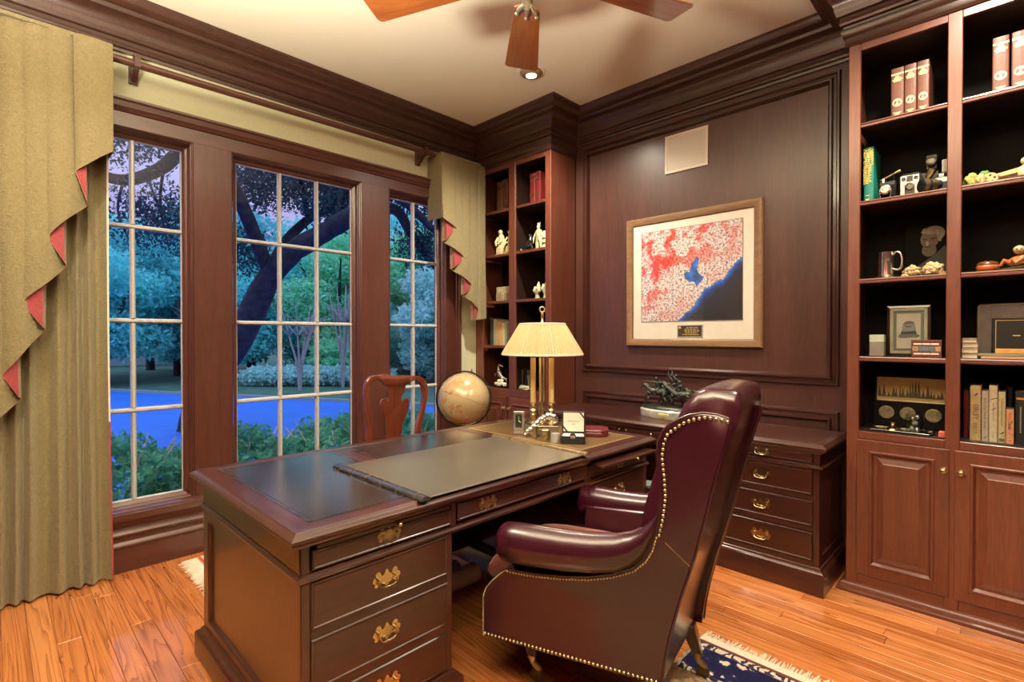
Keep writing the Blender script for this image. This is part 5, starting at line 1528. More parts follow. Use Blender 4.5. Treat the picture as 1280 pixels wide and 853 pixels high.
h = MB(); h.sphere((-.004, 3.2175, zS[2] + .094), .003, 8, 6).sphere((.010, 3.2175, zS[2] + .094), .003, 8, 6).cbox(-.002, .009, 3.2145, 3.217, zS[2] + .083, zS[2] + .085, .0005); h.build('eyes', M['ink'], g, smooth=60)
MB().loft([[(-.075 + .15 * q, 3.24 + s * w, zS[2] + .002 + .016 * q + .008 * s * s) for s in (-1, -.3, .3, 1)] for q, w in ((0, .004), (.2, .02), (.5, .03), (.8, .024), (1, .006))], False, False).loft([[(-.075 + .15 * q, 3.24 + s * w, zS[2] + .0004 + .014 * q * (s * s)) for s in (-1, -.3, .3, 1)] for q, w in ((0, .004), (.2, .02), (.5, .03), (.8, .024), (1, .006))], False, False).build('leaf', M['jade'], g, smooth=60)

# box, framed hat print, inlaid box
g = thing('box', 'two tone box, pale green above grey, left of the framed hat print', 'box', (-.52, 3.25, zS[3]))
MB().cbox(-.552, -.489, 3.225, 3.285, zS[3], zS[3] + .072, .002).build('base', plain('grey_brown_box', (.20, .17, .145), .6, noise=.15), g)
MB().cbox(-.552, -.489, 3.225, 3.285, zS[3] + .0725, zS[3] + .112, .002).build('lid', plain('pale_green_lid', (.44, .47, .37), .6, noise=.08), g)
g = thing('framed_print', 'small framed print of a grey hat on the fourth shelf', 'framed print', (-.40, 3.34, zS[3]))
hx0, hx1, hz0, hz1 = -.492, -.312, zS[3] + .001, zS[3] + .262
FH = FY(3.335)
MB().rings(FH, hx0, hx1, hz0, hz1, [(0, -.02), (0, .004), (.010, .006), (.012, 0), (.012, -.004)], cap=True).build('frame', M['mah_z'], g)
MB().rings(FH, hx0 + .012, hx1 - .012, hz0 + .012, hz1 - .012, [(0, .003), (.003, .005), (.014, .0045), (.017, -.002)], cap=False).build('liner', plain('sage_liner', (.36, .37, .28), .5, noise=.1), g)
MB().rings(FH, hx0 + .027, hx1 - .027, hz0 + .027, hz1 - .027, [(0, -.003), (.0145, -.0028)], cap=False).build('mat', plain('dark_sage_mat', (.13, .15, .115), .7), g)
MB().box(hx0 + .040, hx1 - .040, 3.3375, 3.3385, hz0 + .040, hz1 - .040).build('paper', plain('aged_paper', (.50, .49, .42), .8, noise=.08), g)
hc, hz = (hx0 + hx1) / 2, hz0 + .125
FQ = lambda a, b, h: (hc + a, 3.3374 - h, hz + b)
MB().prism([(-.032, -.015), (-.024, .040), (-.014, .054), (.0, .058), (.018, .055), (.027, .042), (.033, -.012)], FQ, 0, .0006).build('crown_of_hat', plain('hat_grey', (.20, .22, .22), .8, noise=.2), g)
MB().prism([(-.046, -.022), (-.034, -.010), (.034, -.010), (.050, -.020), (.036, -.028), (.010, -.027), (-.012, -.031), (-.034, -.031)], FQ, .0006, .0012).build('brim', plain('hat_brim', (.13, .135, .13), .8), g)
MB().prism([(-.033, -.012), (-.031, .002), (.031, .006), (.034, -.010)], FQ, .0007, .0014).build('hat_band', plain('hat_band', (.05, .055, .06), .8), g)
MB().prism([(-.024, .036), (.0, .022), (.024, .038), (.0, .028)], FQ, .0007, .0014).build('crease', M['ink'], g)
MB().prism([(-.022, .040), (-.013, .053), (.0, .057), (.017, .054), (.024, .042)], FQ, .0007, .0013).build('hat_top', plain('hat_brown', (.13, .10, .075), .8), g)
g = thing('inlaid_box', 'small wooden box with ivory and blue inlay in front of the hat print', 'box', (-.318, 3.25, zS[3]))
MB().cbox(-.377, -.259, 3.223, 3.29, zS[3], zS[3] + .086, .002).build('body', M['case_x'], g)
fb = FY(3.2228)
for k in range(3):
    for zz in (.018, .066): MB().prism([(-.366 + k * .033, zS[3] + zz - .004), (-.338 + k * .033, zS[3] + zz - .004), (-.335 + k * .033, zS[3] + zz), (-.338 + k * .033, zS[3] + zz + .004), (-.366 + k * .033, zS[3] + zz + .004), (-.369 + k * .033, zS[3] + zz)], fb, 0, .0008).build('inlay', M['cream'], g)
MB().box(-.348, -.286, 3.2218, 3.2228, zS[3] + .030, zS[3] + .054).build('blue_panel', plain('blue_inlay', (.10, .14, .18), .5, noise=.5, nscale=200), g)
tn = plain('tan_inlay', (.40, .22, .11), .5, noise=.3, nscale=200)
for a, b in ((-.372, -.350), (-.284, -.264)): MB().box(a, b, 3.2218, 3.2228, zS[3] + .030, zS[3] + .054).build('tan_panel', tn, g)

# stacked booklets, folders (right column)
for k, (a, b, h, c) in enumerate([(-.187, -.130, .026, (.30, .22, .11)), (-.187, -.130, .024, (.42, .34, .19)), (-.186, -.129, .022, (.22, .17, .09)), (-.186, -.134, .022, (.33, .26, .16))]):
    z0 = zS[3] + (0, .0265, .051, .0735)[k]
    g = thing('small_book', ['bottom', 'second from bottom', 'third from bottom', 'topmost'][k] + ' small tan book of the low stack beside the grey folder', 'book', ((a + b) / 2, 3.25, z0), group='stack of small tan books')
    cm = colr(c)
    MB().cbox(a, b, 3.222, 3.30, z0, z0 + .003, .001).cbox(a, b, 3.222, 3.30, z0 + h - .003, z0 + h, .001).cbox(a, a + .003, 3.222, 3.30, z0, z0 + h, .001).build('cover', cm, g)
    MB().box(a + .003, b - .002, 3.225, 3.298, z0 + .003, z0 + h - .003).build('page_block', M['pages'], g)
g = thing('flat_book', 'thin pink book lying lowest under the dark folders', 'book', (-.02, 3.26, zS[3]))
MB().cbox(-.120, .085, 3.21, 3.33, zS[3], zS[3] + .010, .002).build('cover', plain('pink_cover', (.52, .23, .17), .6), g)
g = thing('flat_book', 'thin green book lying on the pink one', 'book', (-.02, 3.27, zS[3] + .0105))
MB().cbox(-.134, .085, 3.222, 3.34, zS[3] + .0105, zS[3] + .024, .002).build('cover', plain('sage_cover', (.17, .18, .10), .6), g)
g = thing('flat_book', 'orange spined book lying on the thin green one', 'book', (.0, 3.28, zS[3] + .0245))
MB().cbox(-.072, .085, 3.235, 3.33, zS[3] + .0245, zS[3] + .046, .002).build('cover', plain('orange_cover', (.62, .30, .06), .6, noise=.2), g)
g = thing('folder', 'large upright grey leather folder leaning at the back of the right shelf', 'folder', (-.03, 3.41, zS[3]))
MB().cbox(-.142, .085, 3.385, 3.415, zS[3] + .0245 - .0245, zS[3] + .262, .008).build('body', plain('grey_leather', (.16, .125, .12), .5, noise=.2, bump=.1), g)
MB().tube([(-.135, 3.384, zS[3] + .03), (-.135, 3.384, zS[3] + .25), (-.13, 3.384, zS[3] + .257), (.08, 3.384, zS[3] + .257)], .003, 6).build('edge_piping', plain('tan_piping', (.34, .28, .16), .5), g)
g = thing('presentation_folder', 'black folder with a thin gold border in front of the grey one', 'folder', (.0, 3.36, zS[3]))
MB().cbox(-.086, .085, 3.345, 3.365, zS[3] + .0, zS[3] + .190, .003).build('body', M['black'], g)
MB().rings(FY(3.3448), -.074, .090, zS[3] + .03, zS[3] + .180, [(0, 0), (0, .0008), (.0025, .0008), (.0025, 0)], cap=False).build('gold_border', M['gold_ink'], g)
MB().cbox(-.015, .01, 3.3441, 3.3452, zS[3] + .105, zS[3] + .110, .0003).build('stamp', M['gold_ink'], g)

# weather plaque, tray, bell, jar, red box
g = thing('ship_plaque', 'dark plaque with a brass scene of tall ship masts above three dials', 'plaque', (-.40, 3.43, zS[4]))
MB().cbox(-.562, -.250, 3.415, 3.435, zS[4], zS[4] + .285, .004).build('board', M['dark_in'], g)
FW = FY(3.4148)
MB().rings(FW, -.548, -.258, zS[4] + .140, zS[4] + .268, [(0, -.001), (0, .002), (.003, .003), (.006, .0018)]).build('brass_plate', plain('plate_gold', (.50, .38, .16), .4, metal=.3, noise=.12, nscale=15), g)
r3 = random.Random(5); mt = MB()
x = -.535
while x < -.27:
    hh = r3.uniform(.028, .075) * (1.15 if -.45 < x < -.33 else .9); w = r3.uniform(.006, .011)
    FWs = lambda a, b, h: FW(a, b, h)
    mt.prism([(x - w, zS[4] + .165), (x + w, zS[4] + .165), (x + w * .35, zS[4] + .165 + hh * .6), (x + .0008, zS[4] + .165 + hh), (x - .0008, zS[4] + .165 + hh), (x - w * .4, zS[4] + .165 + hh * .55)], FWs, .0018, .0026)
    x += r3.uniform(.010, .022)
mt.box(-.54, -.268, 3.4120, 3.4128, zS[4] + .162, zS[4] + .167)
mt.build('ship_silhouettes', plain('engraved_brown', (.075, .060, .025), .6, noise=.3), g, kind='stuff')
for x in (-.504, -.412, -.306):
    MB().lathe([(.033, .002), (.033, -.005), (.029, -.006), (.028, -.003), (.001, -.003)], (x, 3.4138, zS[4] + .078), 28, axis='y').build('dial', plain('dial_face', (.26, .22, .13), .35, metal=.4, noise=.3, nscale=90), g, smooth=40)
    MB().lathe([(.031, -.005), (.034, -.005), (.034, -.002)], (x, 3.4138, zS[4] + .078), 28, cap=False, axis='y').build('dial_rim', M['brass_old'], g, smooth=60)
    MB().tube([(x, 3.4095, zS[4] + .078), (x + .014, 3.4095, zS[4] + .092)], .0013, 5).build('pointer', M['ink'], g)
g = thing('tray', 'long shallow metal tray on the lowest shelf under the ship plaque', 'tray', (-.42, 3.27, zS[4]))
MB().loft([[(-.422 + a * (.118 + i), 3.275 + b * (.055 + i), zS[4] + h) for a, b in ((-1, -.6), (-.92, -1), (.92, -1), (1, -.6), (1, .6), (.92, 1), (-.92, 1), (-1, .6))] for i, h in ((0, 0.0), (.012, .007), (.010, .009), (0, .0035))], True, True).build('dish', M['silver'], g, smooth=40)
g = thing('bell', 'small domed brass bell on the metal tray', 'bell', (-.457, 3.275, zS[4] + .0038))
MB().lathe([(.001, 0), (.030, 0), (.028, .006), (.019, .014), (.011, .020), (.008, .024), (.010, .030), (.011, .040), (.001, .041)], (-.457, 3.275, zS[4] + .0038), 24).build('dome', M['brass'], g, smooth=50)
g = thing('glass_jar', 'clear blue grey glass tumbler with trinkets on the metal tray', 'glass jar', (-.366, 3.270, zS[4] + .0038))
MB().lathe([(.001, .0), (.034, .0), (.037, .004), (.038, .09), (.035, .09), (.034, .008), (.001, .006)], (-.366, 3.270, zS[4] + .0038), 28).build('tumbler', M['tumbler'], g, smooth=40)
for k, (dx_, dz_, mm) in enumerate([(-.012, .02, 'brass'), (.010, .018, 'silver'), (.0, .045, 'cream'), (-.008, .07, 'brass'), (.010, .078, 'silver')]):
    MB().sphere((-.366 + dx_, 3.27 + .006 * (-1) ** k, zS[4] + dz_ + .004), .0125, 10, 8).build('trinket', M[mm], g, smooth=70)
MB().cbox(-.268, -.234, 3.19, 3.225, zS[4], zS[4] + .032, .004).build('red_box', plain('red_box', (.42, .08, .06), .5, noise=.3), None, org=(-.251, 3.207, zS[4]))
tag(bpy.data.objects['red_box'], 'little red box at the right end of the lowest left shelf', 'box')

# bird guides
def bird(b, x, y, z, s, m):
    MB().prism([(x - s, z - s * .5), (x - s * .2, z - s * .2), (x + s * .2, z + s * .35), (x + s * .6, z + s * .6), (x + s * .8, z + s * .3), (x + s * .5, z - s * .1), (x + s * .1, z - s * .5)], lambda a, c, h: (a, h, c), y - .0008, y + .0008).build('bird_mark', m, b)


def m_sib(b, x0, x1, y, z0, h):
    c = (x0 + x1) / 2
    vtext(b, 'SIBLEY', c + .001, y, z0 + h * .52, .026, M['ink'], False, 1.0)
    vtext(b, 'BIRDS', c - .001, y, z0 + h * .22, .020, plain('brown_ink', (.16, .10, .05), .7)); bird(b, c, y, z0 + h * .84, .012, M['ink'])


def m_atl(b, x0, x1, y, z0, h):
    vtext(b, 'Birds of the Atlantic Islands  I', (x0 + x1) / 2, y, z0 + h * .54, .0125, M['ink']); bird(b, (x0 + x1) / 2, y, z0 + h * .08, .007, M['ink'])


def m_white(b, x0, x1, y, z0, h):
    c = (x0 + x1) / 2
    for q, l in ((.76, .016), (.58, .010)): MB().prism([(c - l * .9, z0 + h * q - .006), (c + l * .9, z0 + h * q + .004), (c + l * .9, z0 + h * q + .007), (c - l * .3, z0 + h * q + .001)], lambda a, cc, hh: (a, hh, cc), y - .0006, y + .0008).build('bird_mark', M['ink'], b)
    MB().box(c - .002, c + .002, y - .0005, y + .0008, z0 + h * .38, z0 + h * .70).box(c - .002, c + .002, y - .0005, y + .0008, z0 + h * .08, z0 + h * .13).build('spine_line', plain('grey_ink', (.32, .30, .24), .7), b)


def m_ol(b, x0, x1, y, z0, h):
    c = (x0 + x1) / 2
    MB().box(c - .0025, c + .0025, y - .0005, y + .0008, z0 + h * .33, z0 + h * .86).build('spine_line', plain('olive_ink', (.28, .24, .10), .7), b)
    bird(b, c, y, z0 + h * .20, .010, M['ink']); MB().box(x0 + .003, x1 - .003, y - .0005, y + .0008, z0 + h * .03, z0 + h * .09).build('green_label', plain('green_label', (.06, .12, .04), .7), b)


def m_tx(b, x0, x1, y, z0, h):
    c = (x0 + x1) / 2
    vtext(b, 'Birding', c, y, z0 + h * .80, .0125, plain('red_ink', (.35, .04, .03), .7)); vtext(b, 'Texas', c, y, z0 + h * .54, .017, M['ink'], True); bird(b, c, y, z0 + h * .10, .005, M['ink'])


def m_blk(b, x0, x1, y, z0, h):
    m = plain('pale_print', (.42, .42, .34), .7)
    for x, a, c in ((x0 + .36 * (x1 - x0), .22, .72), (x0 + .72 * (x1 - x0), .35, .68)):
        g = MB(); z = z0 + h * c
        while z > z0 + h * a: g.box(x - .002, x + .002, y - .0005, y + .0008, z - .005, z); z -= .0075
        g.build('spine_lettering', m, b, kind='stuff')
    MB().box(x0 + .004, x1, y - .0006, y + .0008, z0 + h * .86, z0 + h * .895).build('gold_band', plain('amber_band', (.60, .34, .07), .6), b)


book('maroon book leaning in the shadow left of the tan bird guide', -.184, -.160, 3.30, zS[4], .225, .16, M['maroon'])
book('thick tan bird guide with SIBLEY on its spine', -.157, -.119, 3.24, zS[4], .258, .19, colr((.46, .34, .18)), None, m_sib)
book('pale mauve bird book with small blue spine lettering', -.116, -.093, 3.24, zS[4], .236, .18, colr((.46, .38, .34)), None, m_atl)
book('tall off white book with two thin bird marks', -.091, -.062, 3.24, zS[4], .262, .19, colr((.56, .50, .36)), None, m_white)
book('olive cream book with a green label and a black bird', -.060, -.036, 3.24, zS[4], .234, .18, colr((.46, .41, .24)), None, m_ol)
book('short salmon pink book about Texas birds', -.034, -.008, 3.24, zS[4], .156, .15, colr((.62, .31, .18)), None, m_tx)
book('narrow dark book standing behind the salmon pink one', -.034, -.012, 3.40, zS[4], .245, .08, M['black'])
book('thick black book with an amber band at the picture edge', -.005, .045, 3.255, zS[4], .236, .19, M['black'], None, m_blk)

# ------------------------------------------------------------------ corner bookcase contents
zL = [2.4525, 2.0605, 1.6455, 1.2475, .8685]
def red_marks(b, x0, x1, y, z0, h): enc_marks(b, x0, x1, y, z0, h, M['brass_old'])


book('left red gilt volume on the top right shelf of the corner bookcase', -3.003, -2.946, 3.265, zL[0], .275, .2, M['cover_red'], None, red_marks)
book('right red gilt volume on the top right shelf of the corner bookcase', -2.943, -2.885, 3.265, zL[0], .280, .2, M['cover_red'], None, red_marks)
book('left dim brown volume on the top left shelf of the corner bookcase', -3.425, -3.360, 3.275, zL[0], .29, .2, M['cover_brown'], None, red_marks)
book('right dim brown volume on the top left shelf of the corner bookcase', -3.356, -3.285, 3.275, zL[0], .30, .2, M['cover_brown'], None, red_marks)


def fused(name, m, mat, parent, vox=.004):
    o = m.build(name, mat, parent, smooth=80); md = o.modifiers.new('fuse', 'REMESH'); md.mode = 'VOXEL'; md.voxel_size = vox; md.use_smooth_shade = True
    return o


def ivory(label, x, y, z, h, w):
    g = thing('figurine', label, 'figurine', (x, y, z))
    MB().cbox(x - w * .62, x + w * .62, y - .04, y + .04, z, z + h * .06, .004).build('base', M['ivory'], g)
    m = MB()
    m.tube([(x, y, z + h * .05), (x - w * .06, y, z + h * .3), (x + w * .05, y, z + h * .55), (x - w * .05, y, z + h * .76), (x - w * .08, y, z + h * .82)], [w * .52, w * .50, w * .46, w * .34, w * .2], 12)
    m.sphere((x - w * .1, y - .006, z + h * .90), w * .30, 14, 10, (1, 1, 1.1))
    m.tube([(x + w * .2, y - .02, z + h * .70), (x + w * .40, y - .04, z + h * .50), (x + w * .02, y - .06, z + h * .42)], [w * .17, w * .15, w * .12], 8)
    m.tube([(x - w * .3, y - .02, z + h * .70), (x - w * .42, y - .045, z + h * .52), (x - w * .1, y - .06, z + h * .34)], [w * .17, w * .15, w * .12], 8)
    for q in range(4): m.tube([(x - w * .4 + q * w * .25, y - .03, z + h * .08), (x - w * .3 + q * w * .2, y - .036, z + h * .32)], w * .13, 6)
    fused('body', m, M['ivory'], g)


ivory('tall ivory carved figure on the left side of the corner bookcase', -3.345, 3.26, zL[1], .236, .072)
ivory('ivory figure half hidden by the middle stile of the corner bookcase', -3.232, 3.26, zL[1], .222, .056)
g = thing('figurine', 'pale standing figure with a crown of antlers in the corner bookcase', 'figurine', (-2.905, 3.27, zL[1]))
m = MB(); x, y, z = -2.905, 3.275, zL[1]
m.tube([(x - .02, y, z), (x - .018, y, z + .07), (x, y, z + .12), (x, y, z + .165), (x - .004, y, z + .182)], [.016, .017, .026, .030, .010], 10)
m.tube([(x + .03, y, z), (x + .022, y, z + .07), (x + .004, y, z + .12)], [.014, .016, .02], 8)
m.sphere((x - .004, y, z + .198), .019, 12, 9, (.9, .9, 1.1))
m.tube([(x + .024, y, z + .16), (x + .042, y, z + .11), (x + .046, y, z + .05)], [.011, .010, .007], 8).tube([(x - .026, y, z + .16), (x - .048, y - .01, z + .115), (x - .05, y - .02, z + .06)], [.011, .010, .007], 8)
for s in (-1, 0, 1): m.tube([(x + s * .008, y, z + .212), (x + s * .017, y, z + .240)], [.006, .003], 6)
fused('body', m, M['jade'], g, .0035)
g = thing('figurine', 'black crouching figure at the feet of the antlered one', 'figurine', (-2.985, 3.24, zL[1]))
m = MB(); x, y = -2.985, 3.235
m.tube([(x - .045, y, z + .02), (x - .01, y, z + .045), (x + .025, y, z + .085), (x + .02, y, z + .115)], [.018, .026, .022, .012], 10).sphere((x + .012, y, z + .128), .018, 12, 8)
m.tube([(x - .05, y, z + .015), (x - .085, y - .01, z + .012)], [.016, .010], 8).tube([(x + .02, y, z + .06), (x + .045, y, z + .012)], [.014, .010], 8).tube([(x - .02, y, z + .03), (x - .02, y, z + .004)], [.014, .012], 8)
fused('body', m, plain('glossy_black_stone', (.012, .012, .014), .12, coat=.6), g, .0035)
MB().sphere((x - .080, y - .012, z + .014), .013, 12, 8).build('ball', M['silver'], g, smooth=70)
g = thing('mask', 'pale carved mask beside the antlered figure, half behind the right stile', 'mask', (-2.825, 3.26, zL[1]))
MB().loft([[(-2.825 + w * math.cos(2 * PI * j / 16), 3.262 + .018 * math.sin(2 * PI * j / 16), zL[1] + h) for j in range(16)] for h, w in ((0, .026), (.02, .034), (.07, .036), (.11, .030), (.145, .018), (.152, .006))]).build('face', M['ivory'], g, smooth=70)
for q in (.045, .085): MB().cbox(-2.842, -2.808, 3.240, 3.246, zL[1] + q, zL[1] + q + .009, .002).build('slot', M['ink'], g)
g = thing('photo_plaque', 'small pale rectangular relief plaque in the corner bookcase', 'plaque', (-3.335, 3.27, zL[2]))
MB().cbox(-3.425, -3.245, 3.27, 3.285, zL[2], zL[2] + .135, .003).build('board', plain('pale_plaque', (.40, .35, .23), .5, noise=.25, nscale=40), g)
m = MB(); r4 = random.Random(3)
for q in range(9): xx = -3.41 + q * .019; m.tube([(xx, 3.266, zL[2] + .008), (xx + r4.uniform(-.01, .01), 3.266, zL[2] + r4.uniform(.05, .10))], [.010, .006], 8)
m.build('relief', plain('relief_brown', (.22, .17, .10), .5, noise=.4, nscale=60), g, smooth=70)
for k, (xc, hh) in enumerate([(-2.915, .150), (-2.822, .168)]):
    g = thing('stone_cactus', ['left', 'right'][k] + ' pale stone cactus of the pair on the third shelf', 'ornament', (xc, 3.27, zL[2]))
    m = MB(); z = zL[2]
    m.tube([(xc, 3.27, z), (xc, 3.27, z + .04)], [.024, .018], 10)
    m.tube([(xc, 3.27, z + .03), (xc + .008, 3.27, z + hh * .6), (xc + .012, 3.27, z + hh)], [.018, .026, .004], 10)
    m.tube([(xc - .006, 3.27, z + .04), (xc - .028, 3.268, z + hh * .5), (xc - .030, 3.268, z + hh * .76)], [.012, .022, .005], 10)
    m.tube([(xc + .01, 3.262, z + .05), (xc + .030, 3.26, z + hh * .45), (xc + .034, 3.26, z + hh * .62)], [.010, .014, .004], 8)
    fused('body', m, M['jade'], g, .004)
for k, (a, b, hh, c, lab) in enumerate([(-3.452, -3.412, .238, (.34, .31, .23), 'grey cream paperback, leftmost of the row above the globe'), (-3.409, -3.350, .218, (.55, .36, .16), 'tan orange book second in the row above the globe'), (-3.347, -3.308, .205, (.62, .50, .28), 'cream book third in the row above the globe'), (-3.305, -3.278, .21, (.35, .37, .24), 'slim green grey book fourth in the row above the globe'), (-3.275, -3.240, .20, (.16, .17, .15), 'dark mottled book at the right end of the row above the globe'), (-3.495, -3.458, .250, (.05, .06, .05), 'dark book in the shadow left of the cream row')]):
    book(lab, a, b, 3.255, zL[3], hh, .17, colr(c))
g = thing('figurine', 'dark silver rearing horse figurine on the bottom shelf of the corner bookcase', 'figurine', (-3.385, 3.28, zL[4]))
m = MB(); x, y, z = -3.385, 3.29, zL[4]
m.tube([(x + .04, y, z + .07), (x + .01, y, z + .09), (x - .02, y, z + .125), (x - .035, y, z + .150)], [.024, .030, .030, .018], 10).tube([(x - .03, y, z + .14), (x - .03, y, z + .180), (x - .015, y, z + .20)], [.020, .016, .012], 8).tube([(x - .02, y, z + .198), (x + .03, y, z + .182)], [.014, .008], 8)
for sx_, sy_ in ((.045, -.015), (.03, .015)): m.tube([(x + sx_, y + sy_, z + .07), (x + sx_ - .03, y + sy_, z + .045), (x + sx_, y + sy_, z + .004)], [.016, .011, .008], 8)
for sy_ in (-.015, .015): m.tube([(x - .03, y + sy_, z + .13), (x - .062, y + sy_, z + .115), (x - .06, y + sy_, z + .085)], [.013, .010, .007], 8)
m.tube([(x + .05, y, z + .08), (x + .075, y, z + .07), (x + .08, y, z + .02)], [.010, .013, .006], 8)
fused('body', m, M['silver'], g, .004)
g = thing('toy_car', 'small pale metal car in front of the silver horse', 'toy car', (-3.31, 3.215, zL[4]))
MB().cbox(-3.375, -3.25, 3.195, 3.235, zL[4] + .012, zL[4] + .045, .006).build('body', M['cream'], g)
MB().cbox(-3.345, -3.285, 3.198, 3.232, zL[4] + .0452, zL[4] + .072, .008).build('cabin', M['cream'], g)
for xx in (-3.352, -3.275):
    for yy in (3.193, 3.237): MB().lathe([(.001, -.004), (.014, -.004), (.014, .004), (.001, .004)], (xx, yy, zL[4] + .0142), 14, axis='y').build('wheel', M['gun'], g, smooth=40)
g = thing('glass_case', 'little brass framed glass case behind the candles in the corner bookcase', 'glass case', (-3.018, 3.27, zL[4]))
MB().box(-3.060, -2.976, 3.235, 3.305, zL[4] + .012, zL[4] + .165).build('glass_cover', M['tumbler'], g)
fr_ = MB()
for a in (-3.060, -2.976):
    for b in (3.235, 3.305): fr_.cbox(a - .003, a + .003, b - .003, b + .003, zL[4] + .01, zL[4] + .168, .001)
fr_.cbox(-3.066, -2.970, 3.229, 3.311, zL[4], zL[4] + .012, .002).build('frame', M['brass_old'], g)
MB().lathe([(.001, .012), (.022, .012), (.01, .03), (.012, .07), (.022, .09), (.018, .12), (.001, .125)], (-3.018, 3.27, zL[4]), 16).build('ornament', M['brass'], g, smooth=50)
g = thing('shell', 'pale conch shell lying in front of the glass case', 'shell', (-3.02, 3.205, zL[4]))
lump('body', g, (-3.01, 3.20, zL[4] + .016), .030, (1.9, .7, .85), M['jade'], 11, .22, 16)
# ------------------------------------------------------------------ garden outside the windows
RN = np.random.default_rng(11)
GZ0 = -.35


def leaf_mat(name, c):
    t = NT(name)
    tc = t.n('TexCoord')
    nz = t.n('TexNoise', Vector=tc.outputs['Object'], Scale=9.0, Detail=3.0)
    n2 = t.n('TexWhiteNoise', Vector=tc.outputs['Object'])
    col = t.ramp(nz.outputs[0], [(.35, tuple(q * .6 for q in c)), (.65, tuple(min(1, q * 1.35) for q in c))])
    d = t.bsdf(col, .5, spec=.3)
    tl = t.n('BsdfTranslucent', Color=tuple(min(1, q * 1.2) for q in c) + (1,))
    mx = t.n('MixShader', i0=.4, i1=d.outputs[0], i2=tl.outputs[0])
    return t.done(mx.outputs[0])


LV = {'teal': leaf_mat('dusk_teal_leaves', (.22, .78, .74)), 'green': leaf_mat('green_leaves', (.30, .78, .50)), 'pale': leaf_mat('pale_leaves', (.52, .80, .74)), 'oak': leaf_mat('oak_leaves', (.04, .10, .115)), 'hedge': leaf_mat('hedge_leaves', (.12, .38, .24)), 'blue': leaf_mat('dusk_blue_leaves', (.16, .60, .62))}  # blue dusk light painted into teal and blue leaves, silhouette dark into oak
BARK = plain('oak_bark', (.030, .032, .045), .9, noise=.5, nscale=9, bump=.8)
PALE_BARK = plain('pale_bark', (.42, .40, .38), .8, noise=.2, nscale=12)


def foliage(name, blobs, n, size, m, parent, shell=.55):
    B = np.array([list(c) + list(r) for c, r in blobs], float)
    vol = B[:, 3] * B[:, 4] * B[:, 5]
    k = RN.choice(len(B), n, p=vol / vol.sum())
    d = RN.normal(size=(n, 3)); d /= np.linalg.norm(d, axis=1, keepdims=True)
    rr = shell + (1 - shell) * RN.random((n, 1)) ** .6
    C = B[k, :3] + d * rr * B[k, 3:] * (1 + .18 * np.sin(d[:, :1] * 9 + k[:, None]) * np.cos(d[:, 1:2] * 8) + .10 * np.sin(d[:, 2:3] * 14))
    C = C[C[:, 2] > GZ0 + .02]; n = len(C)
    a = RN.normal(size=(n, 3)); a /= np.linalg.norm(a, axis=1, keepdims=True)
    b = RN.normal(size=(n, 3)); b -= (a * b).sum(1, keepdims=True) * a; b /= np.linalg.norm(b, axis=1, keepdims=True)
    s = size * (.6 + .8 * RN.random((n, 1)))
    V = np.stack([C - a * s, C + b * s * .45, C + a * s, C - b * s * .45], 1).reshape(-1, 3)
    o_ = np.array(WM[parent].translation); V = V - o_
    me = bpy.data.meshes.new(name)
    me.vertices.add(4 * n); me.vertices.foreach_set('co', V.ravel())
    me.loops.add(4 * n); me.loops.foreach_set('vertex_index', np.arange(4 * n, dtype=np.int32))
    me.polygons.add(n); me.polygons.foreach_set('loop_start', np.arange(0, 4 * n, 4, dtype=np.int32)); me.polygons.foreach_set('loop_total', np.full(n, 4, np.int32))
    me.update(); me.validate()
    me.materials.append(m)
    o = bpy.data.objects.new(name, me); COL.objects.link(o); o.parent = parent; WM[o] = WM[parent]
    o['kind'] = 'stuff'
    return o


MB().add([(-60, -40, GZ0 - .02), (X0 - WT, -40, GZ0 - .02), (X0 - WT, 50, GZ0 - .02), (-60, 50, GZ0 - .02)], [(0, 1, 2, 3)]).build('ground', plain('lawn', (.06, .15, .10), .95, noise=.35, nscale=3.0), kind='structure')
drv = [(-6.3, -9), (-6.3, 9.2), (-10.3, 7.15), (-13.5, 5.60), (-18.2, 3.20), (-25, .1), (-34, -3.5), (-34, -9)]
MB().prism(drv, FZ(0), GZ0 - .015, GZ0).build('driveway', plain('dusk_blue_driveway', (.012, .15, .66), .6, noise=.10, nscale=2.0), kind='structure')  # blue of the dusk sky is put into the base colour
kb = MB()
far = drv[1:7]
kb.sweep([(0, GZ0 - .01), (.16, GZ0 - .01), (.15, GZ0 + .07), (.02, GZ0 + .07)], far, side=1)
kb.build('kerb', plain('kerb_stone', (.22, .30, .32), .8, noise=.1), kind='structure')

